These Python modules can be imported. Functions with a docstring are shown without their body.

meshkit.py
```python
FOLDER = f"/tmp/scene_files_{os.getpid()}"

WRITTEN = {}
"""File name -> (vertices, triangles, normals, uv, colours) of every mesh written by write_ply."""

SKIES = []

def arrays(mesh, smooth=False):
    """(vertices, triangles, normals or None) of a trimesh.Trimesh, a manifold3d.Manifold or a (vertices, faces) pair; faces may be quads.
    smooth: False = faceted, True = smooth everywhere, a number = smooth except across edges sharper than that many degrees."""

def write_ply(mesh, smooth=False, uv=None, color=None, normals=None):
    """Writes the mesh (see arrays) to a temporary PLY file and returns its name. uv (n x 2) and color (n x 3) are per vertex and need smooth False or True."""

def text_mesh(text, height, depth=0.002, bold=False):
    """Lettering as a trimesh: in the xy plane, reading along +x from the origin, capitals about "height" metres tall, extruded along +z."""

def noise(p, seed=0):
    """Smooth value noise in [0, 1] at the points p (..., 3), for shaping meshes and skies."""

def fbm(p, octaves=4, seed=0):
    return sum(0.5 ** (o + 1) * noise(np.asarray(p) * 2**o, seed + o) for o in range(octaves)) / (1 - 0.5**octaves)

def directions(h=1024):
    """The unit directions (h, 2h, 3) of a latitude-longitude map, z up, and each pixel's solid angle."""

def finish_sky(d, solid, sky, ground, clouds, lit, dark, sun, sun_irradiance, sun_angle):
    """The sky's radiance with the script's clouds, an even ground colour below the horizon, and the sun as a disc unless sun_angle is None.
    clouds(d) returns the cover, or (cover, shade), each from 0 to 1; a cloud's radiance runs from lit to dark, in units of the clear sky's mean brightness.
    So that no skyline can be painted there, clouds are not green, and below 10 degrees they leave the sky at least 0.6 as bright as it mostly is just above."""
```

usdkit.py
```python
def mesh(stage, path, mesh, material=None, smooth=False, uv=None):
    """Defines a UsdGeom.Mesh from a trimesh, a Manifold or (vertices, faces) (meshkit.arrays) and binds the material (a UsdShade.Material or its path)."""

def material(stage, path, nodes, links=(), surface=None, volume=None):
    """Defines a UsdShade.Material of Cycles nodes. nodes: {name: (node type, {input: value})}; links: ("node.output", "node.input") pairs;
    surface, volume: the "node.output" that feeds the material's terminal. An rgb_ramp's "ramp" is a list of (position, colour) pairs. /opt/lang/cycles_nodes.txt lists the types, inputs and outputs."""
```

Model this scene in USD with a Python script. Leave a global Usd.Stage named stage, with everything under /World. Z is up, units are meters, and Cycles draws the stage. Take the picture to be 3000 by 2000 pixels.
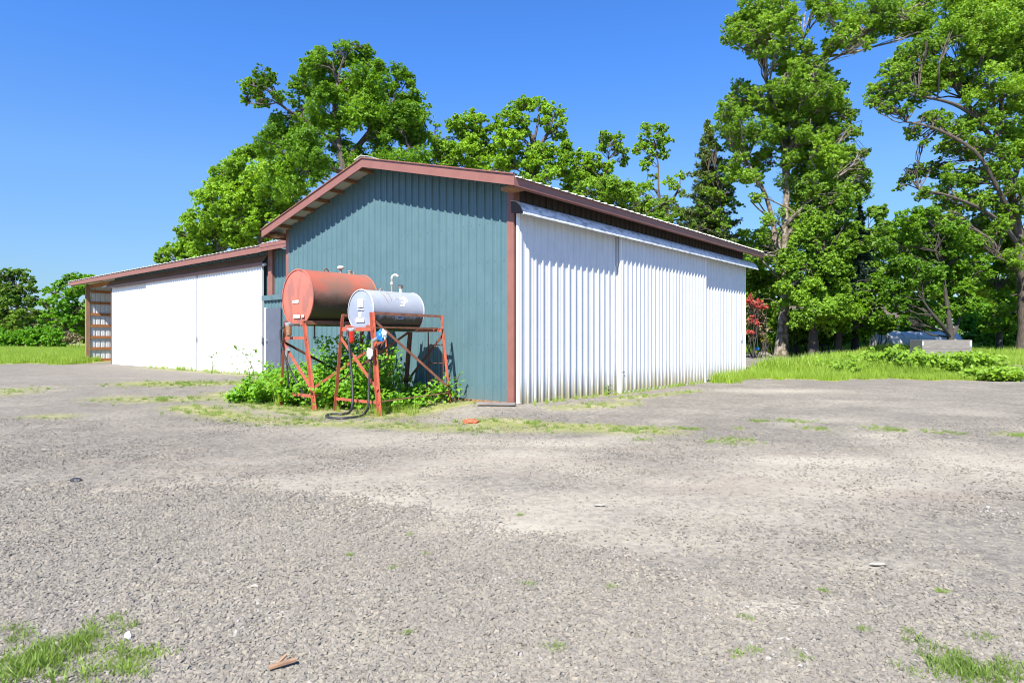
import math
import numpy as np
import trimesh
import manifold3d
import usdkit
import meshkit
from pxr import Usd, UsdGeom, UsdLux, UsdShade, Gf, Sdf, Vt

stage = Usd.Stage.CreateInMemory()
UsdGeom.SetStageUpAxis(stage, UsdGeom.Tokens.z)
UsdGeom.SetStageMetersPerUnit(stage, 1.0)
stage.SetDefaultPrim(UsdGeom.Xform.Define(stage, '/World').GetPrim())
UsdGeom.Scope.Define(stage, '/World/Looks')

# ---------------------------------------------------------------- camera, sky, sun, exposure
FPX, HZ, EYE = 1853.8, 994.3, 1.3            # focal length and horizon of the 3000 x 2000 photograph, eye height
cam = UsdGeom.Camera.Define(stage, '/World/camera')
cam.AddTranslateOp().Set(Gf.Vec3d(0, 0, EYE))
cam.AddRotateXOp().Set(90.0)
cam.CreateHorizontalApertureAttr(36.0)
cam.CreateVerticalApertureAttr(24.0)
cam.CreateFocalLengthAttr(FPX * 36 / 3000)
cam.CreateVerticalApertureOffsetAttr((HZ - 1000) * 36 / 3000)
cam.CreateClippingRangeAttr(Gf.Vec2f(0.1, 5000))
cam.CreateExposureAttr(1.15)

SUN = np.array([-0.282, -0.797, 1.0]); SUN /= np.linalg.norm(SUN)
SKY_STRENGTH, SUN_INTENSITY = 0.115, 1.25
dome = UsdLux.DomeLight.Define(stage, '/World/sky')
dome.GetPrim().SetCustomDataByKey('kind', 'structure')
sky_mat = usdkit.material(stage, '/World/Looks/sky_look', {
    's': ('sky_texture', {'sky_type': 'single_scattering', 'sun_disc': False, 'sun_elevation': math.asin(SUN[2]),
                          'sun_rotation': math.atan2(SUN[0], SUN[1]), 'altitude': 0.0, 'air_density': 1.0, 'aerosol_density': 0.25, 'ozone_density': 2.2}),
    'tc': ('texture_coordinate', {}), 'x': ('separate_xyz', {}),
    'r': ('rgb_ramp', {'ramp': [(0.0, (.25, .32, .40)), (.07, (.31, .41, .53)), (.115, (.35, .465, .607)), (.236, (.40, .575, .772)), (.393, (.30, .588, 1.0)), (.6, (.27, .57, 1.0)), (1.0, (.27, .57, 1.0))]}),
    'm': ('mix_color', {'blend_type': 'multiply', 'fac': 1.0, 'use_clamp': False, 'use_clamp_result': False}),
    'b': ('background_shader', {'strength': SKY_STRENGTH})}, [('tc.generated', 'x.vector'), ('x.z', 'r.fac'), ('s.color', 'm.a'), ('r.color', 'm.b'), ('m.result', 'b.color')], surface='b.background')
UsdShade.MaterialBindingAPI.Apply(dome.GetPrim()).Bind(sky_mat)
sun = UsdLux.DistantLight.Define(stage, '/World/sun')
sun.CreateNormalizeAttr(True)
sun.CreateIntensityAttr(SUN_INTENSITY)
sun.CreateAngleAttr(0.53)
sun.CreateColorAttr(Gf.Vec3f(1.0, 0.95, 0.87))
sun.AddTransformOp().Set(Gf.Matrix4d().SetRotate(Gf.Rotation(Gf.Vec3d(0, 0, 1), Gf.Vec3d(*map(float, SUN)))))

# ---------------------------------------------------------------- frames of reference
TH = 0.703                                    # the barns stand turned by this angle
C0 = np.array([0.04, 12.606])                 # near corner of the main barn
UX = np.array([math.cos(TH), -math.sin(TH)])  # barn x: along the gable wall
UY = np.array([math.sin(TH), math.cos(TH)])   # barn y: along the side wall, away from the camera
RZ = -math.degrees(TH)

def wxy(x, y):
    return C0 + UX * x + UY * y

def loc_of(X, Y):
    d = np.array([X, Y]) - C0
    return float(d @ UX), float(d @ UY)

def ss(a, b, x):
    t = np.clip((np.asarray(x, float) - a) / (b - a), 0, 1)
    return t * t * (3 - 2 * t)

def gz(X, Y):
    """Height of the ground."""
    X, Y = np.asarray(X, float), np.asarray(Y, float)
    dx, dy = X - C0[0], Y - C0[1]
    lx, ly = dx * UX[0] + dy * UX[1], dx * UY[0] + dy * UY[1]
    near = np.maximum(np.maximum(lx, -ly), 0)                     # distance outside the barn's two seen walls
    z = -0.13 * ss(0.1, 2.2, near)
    z = z * (1 - ss(12, 20, Y))
    z = z - 0.02 * (1 - ss(0, 1.2, near)) * 0
    y0 = 20 + 13 * ss(-2, -14, X)
    rise = np.where(X > 0, 0.022, 0.008)
    rise = 0.008 + 0.016 * ss(-6, 6, X)
    z = z + np.clip(Y - y0, 0, 45) * rise
    return z

def T(px, py, t):
    """Barn-frame point where the line of sight of a photo pixel meets the plane barn y = t."""
    r = (px - 1500) / FPX
    x = (r * (C0[1] + t * UY[1]) - C0[0] - t * UY[0]) / (UX[0] - r * UX[1])
    Y = C0[1] + x * UX[1] + t * UY[1]
    return np.array([x, t, EYE - (py - HZ) * Y / FPX])

def c1(x, y, t):
    return T(750 + x * .319, 750 + y * .319, t)

def G(px, py, z=-0.13):
    """World point on the level z seen at a photo pixel."""
    Y = FPX * (EYE - z) / (py - HZ)
    return np.array([(px - 1500) / FPX * Y, Y, z])

def GD(px, py):
    p = G(px * 1.2755, py * 1.2755)
    for _ in range(6):
        p = G(px * 1.2755, py * 1.2755, float(gz(p[0], p[1])))
    return p

def at(px, py, Y):
    """World point at depth Y; px, py in the 2352-pixel-wide view of the photograph."""
    return np.array([(px * 1.2755 - 1500) / FPX * Y, Y, EYE - (py * 1.2755 - HZ) / FPX * Y])

# ---------------------------------------------------------------- naming and defining
counts = {}
def numbered(parent, name):
    k = counts.get((parent, name), 0)
    counts[(parent, name)] = k + 1
    return f'{parent}/{name}' if k == 0 else f'{parent}/{name}_{k:03d}'

def tag(prim, label=None, cat=None, group=None, kind=None):
    for k, v in (('label', label), ('category', cat), ('group', group), ('kind', kind)):
        if v:
            prim.SetCustomDataByKey(k, v)

ORIGIN = {}
def thing(name, label, cat, loc=(0, 0, 0), rotz=0.0, group=None, base=(0, 0, 0), kind=None):
    p = numbered('/World', name)
    x = UsdGeom.Xform.Define(stage, p)
    x.AddTranslateOp().Set(Gf.Vec3d(*map(float, loc)))
    if rotz:
        x.AddRotateZOp().Set(float(rotz))
    tag(x.GetPrim(), label, cat, group, kind)
    ORIGIN[p] = np.array(base, float)
    return p

def barn_thing(name, label, cat, x, y, z=0.0, group=None):
    w = wxy(x, y)
    return thing(name, label, cat, (w[0], w[1], z), RZ, group, base=(x, y, z))

def part(parent, name, mesh, mat, smooth=False, label=None, kind=None):
    v, f = (mesh.build() if isinstance(mesh, MB) else (np.asarray(mesh[0], float), np.asarray(mesh[1], int)) if isinstance(mesh, tuple) else (np.array(mesh.vertices), np.array(mesh.faces)))
    top = '/'.join(parent.split('/')[:3])
    v = v - ORIGIN.get(top, np.zeros(3))
    p = numbered(parent, name)
    usdkit.mesh(stage, p, (v, f), mat, smooth)
    if label or kind:
        tag(stage.GetPrimAtPath(p), label, None, None, kind)
    return p

class MB:
    """Collects triangles of simple solids into one mesh."""
    def __init__(self):
        self.v, self.f, self.n = [], [], 0
    def add(self, v, f):
        v, f = np.asarray(v, float), np.asarray(f, int)
        if f.shape[1] == 4:
            f = np.vstack([f[:, [0, 1, 2]], f[:, [0, 2, 3]]])
        self.v.append(v); self.f.append(f + self.n); self.n += len(v)
        return self
    def mesh(self, m):
        return self.add(m.vertices, m.faces)
    def build(self):
        return np.vstack(self.v), np.vstack(self.f)
    def box(self, lo, hi, bev=0.0):
        lo, hi = np.minimum(lo, hi).astype(float), np.maximum(lo, hi).astype(float)
        if bev:
            e = np.array([[x, y, z] for x in (0, 1) for y in (0, 1) for z in (0, 1)], float)
            pts = []
            for q in e:
                p = lo + q * (hi - lo)
                s = np.where(q > 0, -1, 1) * bev
                for k in range(3):
                    r = p + s
                    r[k] = p[k]
                    pts.append(r)
            return self.mesh(trimesh.convex.convex_hull(np.array(pts)))
        return self.mesh(trimesh.creation.box(bounds=[lo, hi]))
    def beam(self, p, q, w, h, up=(0, 0, 1)):
        p, q = np.asarray(p, float), np.asarray(q, float)
        d = q - p; L = np.linalg.norm(d); d /= L
        u = np.asarray(up, float)
        a = np.cross(d, u)
        if np.linalg.norm(a) < 1e-4:
            a = np.cross(d, [1, 0, 0])
        a /= np.linalg.norm(a); b = np.cross(a, d)
        sec = [(-w / 2, -h / 2), (w / 2, -h / 2), (w / 2, h / 2), (-w / 2, h / 2)]
        return self.sweep([p, q], sec, a, b)
    def angle(self, p, q, w=.055, t=.007, a=(1, 0, 0), flip=1):
        """Angle iron from p to q; one flange along a, the other square to it."""
        p, q = np.asarray(p, float), np.asarray(q, float)
        d = (q - p) / np.linalg.norm(q - p)
        a = np.asarray(a, float); a = a - d * (a @ d); a /= np.linalg.norm(a)
        b = np.cross(d, a) * flip
        sec = [(0, 0), (w, 0), (w, t), (t, t), (t, w), (0, w)]
        n = len(sec)
        v = np.array([[e + a * (x - w / 2) + b * (y - t) for x, y in sec] for e in (p, q)]).reshape(-1, 3)
        f = [(i, (i + 1) % n, n + (i + 1) % n, n + i) for i in range(n)]
        self.add(v, f)
        cap = np.array([(0, 1, 2), (0, 2, 3), (0, 3, 4), (0, 4, 5)])
        self.f.append(cap + self.n - len(v)); self.f.append(cap[:, ::-1] + n + self.n - len(v))
        return self
    def sweep(self, pts, sec, a, b):
        n = len(sec)
        v = np.array([[np.asarray(p) + a * x + b * y for x, y in sec] for p in pts]).reshape(-1, 3)
        f = []
        for k in range(len(pts) - 1):
            f += [(k * n + i, k * n + (i + 1) % n, (k + 1) * n + (i + 1) % n, (k + 1) * n + i) for i in range(n)]
        self.add(v, f)
        base = self.n - len(v)
        cap = np.array([(0, i, i + 1) for i in range(1, n - 1)])
        self.f.append(cap[:, ::-1] + base); self.f.append(cap + base + (len(pts) - 1) * n)
        return self
    def tube(self, pts, r, sides=8):
        p = np.asarray(pts, float)
        r = np.broadcast_to(np.asarray(r, float), (len(p),))
        t = np.gradient(p, axis=0); t /= np.linalg.norm(t, axis=1, keepdims=True) + 1e-12
        a = np.cross(t[0], [0, 0, 1.0] if abs(t[0, 2]) < .9 else [1.0, 0, 0]); a /= np.linalg.norm(a)
        A = []
        for k in range(len(p)):
            a = a - t[k] * (a @ t[k]); a /= np.linalg.norm(a); A.append(a)
        A = np.array(A); B = np.cross(t, A)
        ang = np.arange(sides) * 2 * np.pi / sides
        v = p[:, None] + r[:, None, None] * (np.cos(ang)[None, :, None] * A[:, None] + np.sin(ang)[None, :, None] * B[:, None])
        i, j = np.meshgrid(np.arange(len(p) - 1), np.arange(sides), indexing='ij')
        q = np.stack([i * sides + j, i * sides + (j + 1) % sides, (i + 1) * sides + (j + 1) % sides, (i + 1) * sides + j], -1).reshape(-1, 4)
        self.add(v.reshape(-1, 3), q)
        base = self.n - len(p) * sides
        cap = np.array([(0, k, k + 1) for k in range(1, sides - 1)])
        self.f.append(cap[:, ::-1] + base); self.f.append(cap + base + (len(p) - 1) * sides)
        return self
    def cyl(self, p, q, r, sides=20, r2=None):
        return self.tube([p, q], [r, r if r2 is None else r2], sides)

def curve(pts, n=40):
    """Smooth curve through the points."""
    p = np.asarray(pts, float)
    from scipy.interpolate import PchipInterpolator
    d = np.r_[0, np.cumsum(np.linalg.norm(np.diff(p, axis=0), axis=1))]
    s = np.linspace(0, d[-1], n)
    return np.stack([PchipInterpolator(d, p[:, k])(s) for k in range(3)], 1)

def ribbed(O, u, v, n, w, f0, f1, pitch=.2286, rib=.030, phase=.0, thick=.006, minor=True):
    """Corrugated sheet: width along u, length along v from f0(a) to f1(a), ribs standing out along n."""
    O, u, v, n = (np.asarray(k, float) for k in (O, u, v, n))
    pr = {0.0: 0.0, float(w): 0.0}
    c = phase
    while c < w:
        for a, h in ((-.036, 0), (-.018, rib), (.018, rib), (.036, 0)):
            if 0 <= c + a <= w:
                pr[c + a] = h
        if minor:
            for m in (pitch / 3, 2 * pitch / 3):
                for a, h in ((-.012, 0), (0, .006), (.012, 0)):
                    if 0 < c + m + a < w:
                        pr[c + m + a] = h
        c += pitch
    a = np.array(sorted(pr)); h = np.array([pr[k] for k in a])
    F0 = np.array([f0(x) if callable(f0) else f0 for x in a], float)
    F1 = np.array([f1(x) if callable(f1) else f1 for x in a], float)
    m = len(a)
    def row(hh, F):
        return O + a[:, None] * u + hh[:, None] * n + F[:, None] * v
    V = np.vstack([row(h, F0), row(h, F1), row(h - thick, F0), row(h - thick, F1)])
    i = np.arange(m - 1)
    f = [np.stack([i, i + 1, m + i + 1, m + i], 1), np.stack([2 * m + i + 1, 2 * m + i, 3 * m + i, 3 * m + i + 1], 1),
         np.stack([i + 1, i, 2 * m + i, 2 * m + i + 1], 1), np.stack([m + i, m + i + 1, 3 * m + i + 1, 3 * m + i], 1),
         np.array([[0, m, 3 * m, 2 * m], [2 * m - 1, m - 1, 3 * m - 1, 4 * m - 1]])]
    f = np.vstack(f)
    if np.dot(np.cross(u, v), n) < 0:
        f = f[:, ::-1]
    return V, np.vstack([f[:, [0, 1, 2]], f[:, [0, 2, 3]]])

# ---------------------------------------------------------------- materials
LOOK = '/World/Looks/'
def lin(r, g, b):
    f = lambda c: c / 12.92 if c <= .04045 else ((c + .055) / 1.055) ** 2.4
    return (f(r / 255), f(g / 255), f(b / 255))

def plain(name, col, rough=.5, metallic=0.0, var=.12, scale=3.0, bump=0.0, bscale=60., stretch=(1, 1, 1), spec=.5, col2=None, sharp=(.35, .65)):
    """A surface with an even colour, some blotchy variation and, if asked for, fine relief."""
    col = np.array(col, float)
    c2 = np.array(col2, float) if col2 is not None else col * (1 - var * 2)
    nodes = {'g': ('geometry', {}), 'm': ('mapping', {'scale': stretch}), 'n': ('noise_texture', {'scale': scale, 'detail': 5.0, 'roughness': .6}),
             'r': ('rgb_ramp', {'ramp': [(sharp[0], tuple(c2)), (sharp[1], tuple(col))]}),
             'p': ('principled_bsdf', {'roughness': rough, 'metallic': metallic, 'specular_ior_level': spec})}
    links = [('g.position', 'm.vector'), ('m.vector', 'n.vector'), ('n.fac', 'r.fac'), ('r.color', 'p.base_color')]
    if bump:
        nodes['bn'] = ('noise_texture', {'scale': bscale, 'detail': 3.0})
        nodes['b'] = ('bump', {'strength': 1.0, 'distance': bump})
        links += [('m.vector', 'bn.vector'), ('bn.fac', 'b.height'), ('b.normal', 'p.normal')]
    return usdkit.material(stage, LOOK + name, nodes, links, surface='p.BSDF')

def grimy(name, col, dirt, z0, z1, rough=.45, nscale=2.0, streak=(14, 14, .7), metallic=0.0, amount=1.0, col2=None, bump=0.0, wave=0.9, patch=None):
    """Paint with streaky dirt that gathers below z1 (full at z0), as rain and splashing leave it."""
    nodes = {'g': ('geometry', {}), 'x': ('separate_xyz', {}), 'mr': ('map_range', {'from_min': z1, 'from_max': z0, 'to_min': 0.0, 'to_max': 1.0, 'clamp': True}),
             'm': ('mapping', {'scale': streak}), 'n': ('noise_texture', {'scale': 1.0, 'detail': 6.0, 'roughness': .7}),
             'k': ('math', {'math_type': 'multiply_add', 'value2': wave, 'value3': -wave / 2}), 'ad': ('math', {'math_type': 'add'}),
             'd': ('map_range', {'from_min': .3, 'from_max': .75, 'to_min': 0.0, 'to_max': amount, 'clamp': True}),
             'nb': ('noise_texture', {'scale': nscale, 'detail': 5.0, 'roughness': .65}),
             'cb': ('rgb_ramp', {'ramp': [(.38, tuple(col2 if col2 is not None else np.array(col) * .8)), (.6, tuple(col))]}),
             'mx': ('mix_color', {'b': tuple(dirt)}), 'p': ('principled_bsdf', {'roughness': rough, 'metallic': metallic})}
    links = [('g.position', 'x.vector'), ('x.z', 'mr.value'), ('g.position', 'm.vector'), ('m.vector', 'n.vector'), ('n.fac', 'k.value1'), ('mr.result', 'ad.value1'),
             ('k.value', 'ad.value2'), ('ad.value', 'd.value'), ('g.position', 'nb.vector'), ('nb.fac', 'cb.fac'), ('cb.color', 'mx.a'), ('d.result', 'mx.fac'), ('mx.result', 'p.base_color')]
    if bump:
        nodes['bp'] = ('bump', {'strength': 1.0, 'distance': bump})
        links += [('nb.fac', 'bp.height'), ('bp.normal', 'p.normal')]
    return usdkit.material(stage, LOOK + name, nodes, links, surface='p.BSDF')

def leafy(name, cols, trans=.40, rough=.5, tscale=0.35):
    """Leaves: each its own shade; light passes through."""
    cols = [np.array(c, float) for c in cols]
    k = len(cols)
    nodes = {'g': ('geometry', {}), 'n': ('noise_texture', {'scale': tscale, 'detail': 3.0}), 'ad': ('math', {'math_type': 'multiply_add', 'value2': .45}),
             'ns': ('math', {'math_type': 'multiply_add', 'value2': 1.1, 'value3': -.28}),
             'r': ('rgb_ramp', {'ramp': [(i / (k - 1), tuple(c)) for i, c in enumerate(cols)]}),
             'p': ('principled_bsdf', {'roughness': rough, 'specular_ior_level': .35}), 't': ('translucent_bsdf', {}),
             'tc': ('hsv', {'hue': .48, 'saturation': 1.05, 'value': 1.45}), 'mx': ('mix_closure', {'fac': trans})}
    links = [('g.position', 'n.vector'), ('n.fac', 'ns.value1'), ('g.random_per_island', 'ad.value1'), ('ns.value', 'ad.value3'), ('ad.value', 'r.fac'), ('r.color', 'p.base_color'),
             ('r.color', 'tc.color'), ('tc.color', 't.color'), ('p.BSDF', 'mx.closure1'), ('t.BSDF', 'mx.closure2')]
    return usdkit.material(stage, LOOK + name, nodes, links, surface='mx.closure')

M = {}
M['teal'] = grimy('teal_siding', (.088, .160, .180), (.11, .14, .14), -.1, .6, rough=.42, streak=(9, 9, .25), col2=(.078, .146, .165), amount=.5)
M['teal_dark'] = plain('teal_trim', (.10, .165, .185), .42)
M['brown'] = plain('brown_trim', (.25, .108, .084), .45, var=.06, scale=4)
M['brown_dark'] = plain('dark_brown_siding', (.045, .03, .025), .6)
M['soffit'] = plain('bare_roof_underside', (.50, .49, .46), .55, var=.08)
M['white'] = grimy('white_siding', (.615, .63, .655), (.24, .21, .11), -.25, .95, rough=.45, streak=(7, 7, .55), col2=(.58, .595, .62), amount=.9, wave=.95)
M['white_clean'] = plain('clean_white_siding', (.84, .84, .84), .45, var=.02)
M['cover'] = plain('dirty_white_cover', (.74, .76, .78), .4, col2=(.38, .39, .40), scale=1.3, stretch=(4, 4, 9), sharp=(.36, .52))
M['roof'] = plain('white_roof_sheet', (.78, .77, .72), .4, var=.06)
M['wood'] = plain('raw_lumber', (.36, .19, .09), .7, col2=(.22, .10, .045), scale=5, stretch=(2, 2, 12))
M['girt'] = plain('girt_lumber', (.42, .17, .06), .7, col2=(.30, .11, .035), scale=5, stretch=(2, 2, 12))
M['post'] = plain('treated_post', (.33, .20, .115), .75, col2=(.22, .13, .075), scale=4, stretch=(8, 8, .6))
M['galv'] = plain('galvanised_sheet', (.62, .64, .65), .42, var=.06, scale=2)
M['greydoor'] = plain('grey_door_paint', (.10, .115, .155), .5, var=.08)
M['steel'] = plain('bright_steel', (.62, .63, .64), .35, metallic=.8)
M['orange_paint'] = plain('orange_stand_paint', (.42, .10, .06), .5, col2=(.28, .08, .045), scale=7, sharp=(.3, .55), bump=.0008)
M['rusty_paint'] = plain('rusty_stand_paint', (.27, .105, .06), .6, col2=(.15, .065, .04), scale=9, sharp=(.35, .6), bump=.001)
M['rust_dark'] = plain('dark_rusty_iron', (.16, .055, .035), .7, col2=(.09, .035, .025), scale=9)
M['silver_rim'] = plain('silver_rim_paint', (.55, .56, .58), .4)
M['sticker'] = plain('white_sticker', (.84, .84, .82), .45, var=.03)
M['print'] = plain('faded_blue_print', (.09, .11, .2), .5, var=.3, scale=120)
M['label_blue'] = plain('blue_label', (.25, .30, .48), .4)
M['hose'] = plain('black_rubber_hose', (.035, .036, .042), .5, var=.2, scale=20)
M['pipe'] = plain('weathered_pipe', (.40, .37, .32), .45, metallic=.3, col2=(.28, .20, .14), scale=20)
M['pipe_dark'] = plain('dark_iron_pipe', (.12, .11, .11), .5, var=.2)
M['pvc'] = plain('white_fitting', (.52, .50, .46), .4)
M['alu'] = plain('cast_aluminium', (.55, .56, .58), .4, metallic=.6)
M['filter_brown'] = plain('rusty_filter_bowl', (.33, .17, .08), .5, col2=(.16, .09, .05), scale=25)
M['filter_red'] = usdkit.material(stage, LOOK + 'red_fuel_bowl', {'p': ('principled_bsdf', {'base_color': (.75, .05, .03), 'roughness': .15, 'transmission_weight': .55, 'ior': 1.4})}, [], surface='p.BSDF')
M['plastic_wrap'] = plain('white_plastic_film', (.72, .72, .74), .3, var=.1, scale=40, bump=.004, bscale=35)
M['blue_wrap'] = plain('blue_printed_film', (.02, .22, .62), .3, var=.2, scale=40, bump=.003, bscale=35)
M['bark'] = plain('grey_brown_bark', (.125, .098, .075), .85, col2=(.05, .04, .03), scale=4, stretch=(4, 4, 1), bump=.02, bscale=7)
M['bark_moss'] = plain('mossy_bark', (.27, .235, .195), .85, col2=(.09, .07, .035), scale=3.2, stretch=(1.6, 1.6, 1), sharp=(.42, .58), bump=.02, bscale=9)
M['bark_dark'] = plain('dark_bark', (.06, .05, .042), .9, bump=.02, bscale=6)
M['rock'] = plain('field_stone', (.21, .19, .165), .85, col2=(.12, .105, .09), scale=6, bump=.01, bscale=14)
M['plank'] = plain('weathered_planks', (.23, .21, .195), .8, col2=(.13, .115, .10), scale=4, stretch=(1, 1, 14), sharp=(.3, .62))
M['tunnel'] = plain('white_tunnel_film', (.62, .60, .56), .85, spec=.1, var=.12, scale=1.5, bump=.02, bscale=4)
M['house_wall'] = plain('grey_house_boards', (.20, .185, .16), .8)
M['house_roof'] = plain('brown_house_shingles', (.13, .10, .085), .85, var=.2, scale=12)
M['window'] = plain('dark_window_glass', (.03, .04, .05), .1)
M['blue_bin'] = plain('blue_plastic', (.02, .12, .26), .4)
M['orange_scrap'] = plain('orange_scrap', (.5, .12, .05), .6)
M['dead_leaf'] = plain('dry_leaf', (.42, .37, .30), .7)
M['straw'] = plain('dry_straw', (.45, .38, .27), .8, var=.2, scale=30)
M['branch_pale'] = plain('bleached_branch', (.34, .31, .26), .8, var=.15, scale=20)

M['oak'] = leafy('oak_leaves', [(0.062, 0.156, 0.010), (0.125, 0.269, 0.014), (0.213, 0.388, 0.020), (0.325, 0.500, 0.037)])
M['oak_light'] = leafy('pale_oak_leaves', [(0.138, 0.276, 0.019), (0.235, 0.414, 0.028), (0.344, 0.538, 0.041), (0.482, 0.620, 0.083)])
M['tall'] = leafy('tall_tree_leaves', [(0.104, 0.215, 0.018), (0.195, 0.351, 0.026), (0.299, 0.481, 0.039), (0.429, 0.598, 0.091)])
M['far_leaf'] = leafy('far_leaves', [(0.081, 0.169, 0.020), (0.149, 0.270, 0.027), (0.230, 0.378, 0.041), (0.324, 0.472, 0.068)])
M['shade_leaf'] = leafy('understory_leaves', [(0.046, 0.130, 0.010), (0.091, 0.221, 0.014), (0.156, 0.325, 0.019), (0.260, 0.442, 0.039)])
M['bramble'] = leafy('bramble_leaves', [(0.09, 0.24, 0.012), (0.16, 0.36, 0.018), (0.25, 0.47, 0.03), (0.36, 0.56, 0.06)], tscale=3)
M['hedge'] = leafy('hedge_leaves', [(0.078, 0.234, 0.012), (0.133, 0.328, 0.016), (0.203, 0.437, 0.019), (0.296, 0.530, 0.031)], tscale=1)
M['fir'] = leafy('fir_needles', [(.075, .115, .025), (.12, .175, .035), (.18, .24, .045), (.25, .31, .07)], trans=.12)
M['pine'] = leafy('pine_needles', [(.035, .07, .05), (.055, .10, .065), (.09, .13, .07), (.15, .18, .10)], trans=.12)
M['red_leaf'] = leafy('red_leaves', [(.35, .06, .045), (.5, .1, .07), (.6, .13, .09), (.62, .2, .13)], trans=.25)
M['twiggy'] = leafy('brownish_twigs', [(.19, .15, .07), (.26, .21, .10), (.31, .28, .12), (.38, .32, .19)], trans=.1)
M['bracken'] = leafy('bracken_leaves', [(.13, .25, .018), (.21, .36, .028), (.30, .46, .045), (.42, .52, .10)], tscale=2)
M['pink'] = leafy('pink_flowers', [(.5, .08, .22), (.6, .13, .3), (.7, .2, .4), (.75, .3, .45)], trans=.2)
M['yellow_leaf'] = leafy('yellow_green_leaves', [(.28, .28, .03), (.38, .36, .04), (.45, .42, .06), (.5, .46, .1)])
M['lime_leaf'] = leafy('lime_leaves', [(.10, .24, .008), (.14, .31, .01), (.19, .38, .012), (.25, .42, .02)])
M['grass'] = leafy('meadow_grass', [(0.19, 0.3, 0.03), (0.26, 0.39, 0.045), (0.34, 0.45, 0.075), (0.44, 0.5, 0.14)], trans=.3, tscale=.5)
M['lawn'] = leafy('short_weed_grass', [(.12, .20, .03), (.18, .28, .04), (.25, .35, .07), (.36, .40, .15)], trans=.3, tscale=1.2)
M['dry_grass'] = leafy('dry_grass', [(.22, .21, .07), (.30, .29, .10), (.38, .34, .15), (.44, .38, .2)], trans=.2, tscale=1.2)

# gravel stones: each its own grey
M['pebble'] = usdkit.material(stage, LOOK + 'gravel_stone', {
    'g': ('geometry', {}), 'o': ('object_info', {}), 'a': ('math', {'math_type': 'add'}), 'fr': ('math', {'math_type': 'fraction'}),
    'r': ('rgb_ramp', {'ramp': [(0, (.160, .146, .124)), (.3, (.187, .170, .144)), (.65, (.214, .195, .164)), (.9, (.235, .213, .165)), (.985, (.27, .235, .185)), (1, (.29, .275, .25))]}),
    'p': ('principled_bsdf', {'roughness': .85, 'specular_ior_level': .2})},
    [('g.random_per_island', 'a.value1'), ('o.random', 'a.value2'), ('a.value', 'fr.value1'), ('fr.value', 'r.fac'), ('r.color', 'p.base_color')], surface='p.BSDF')

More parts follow.
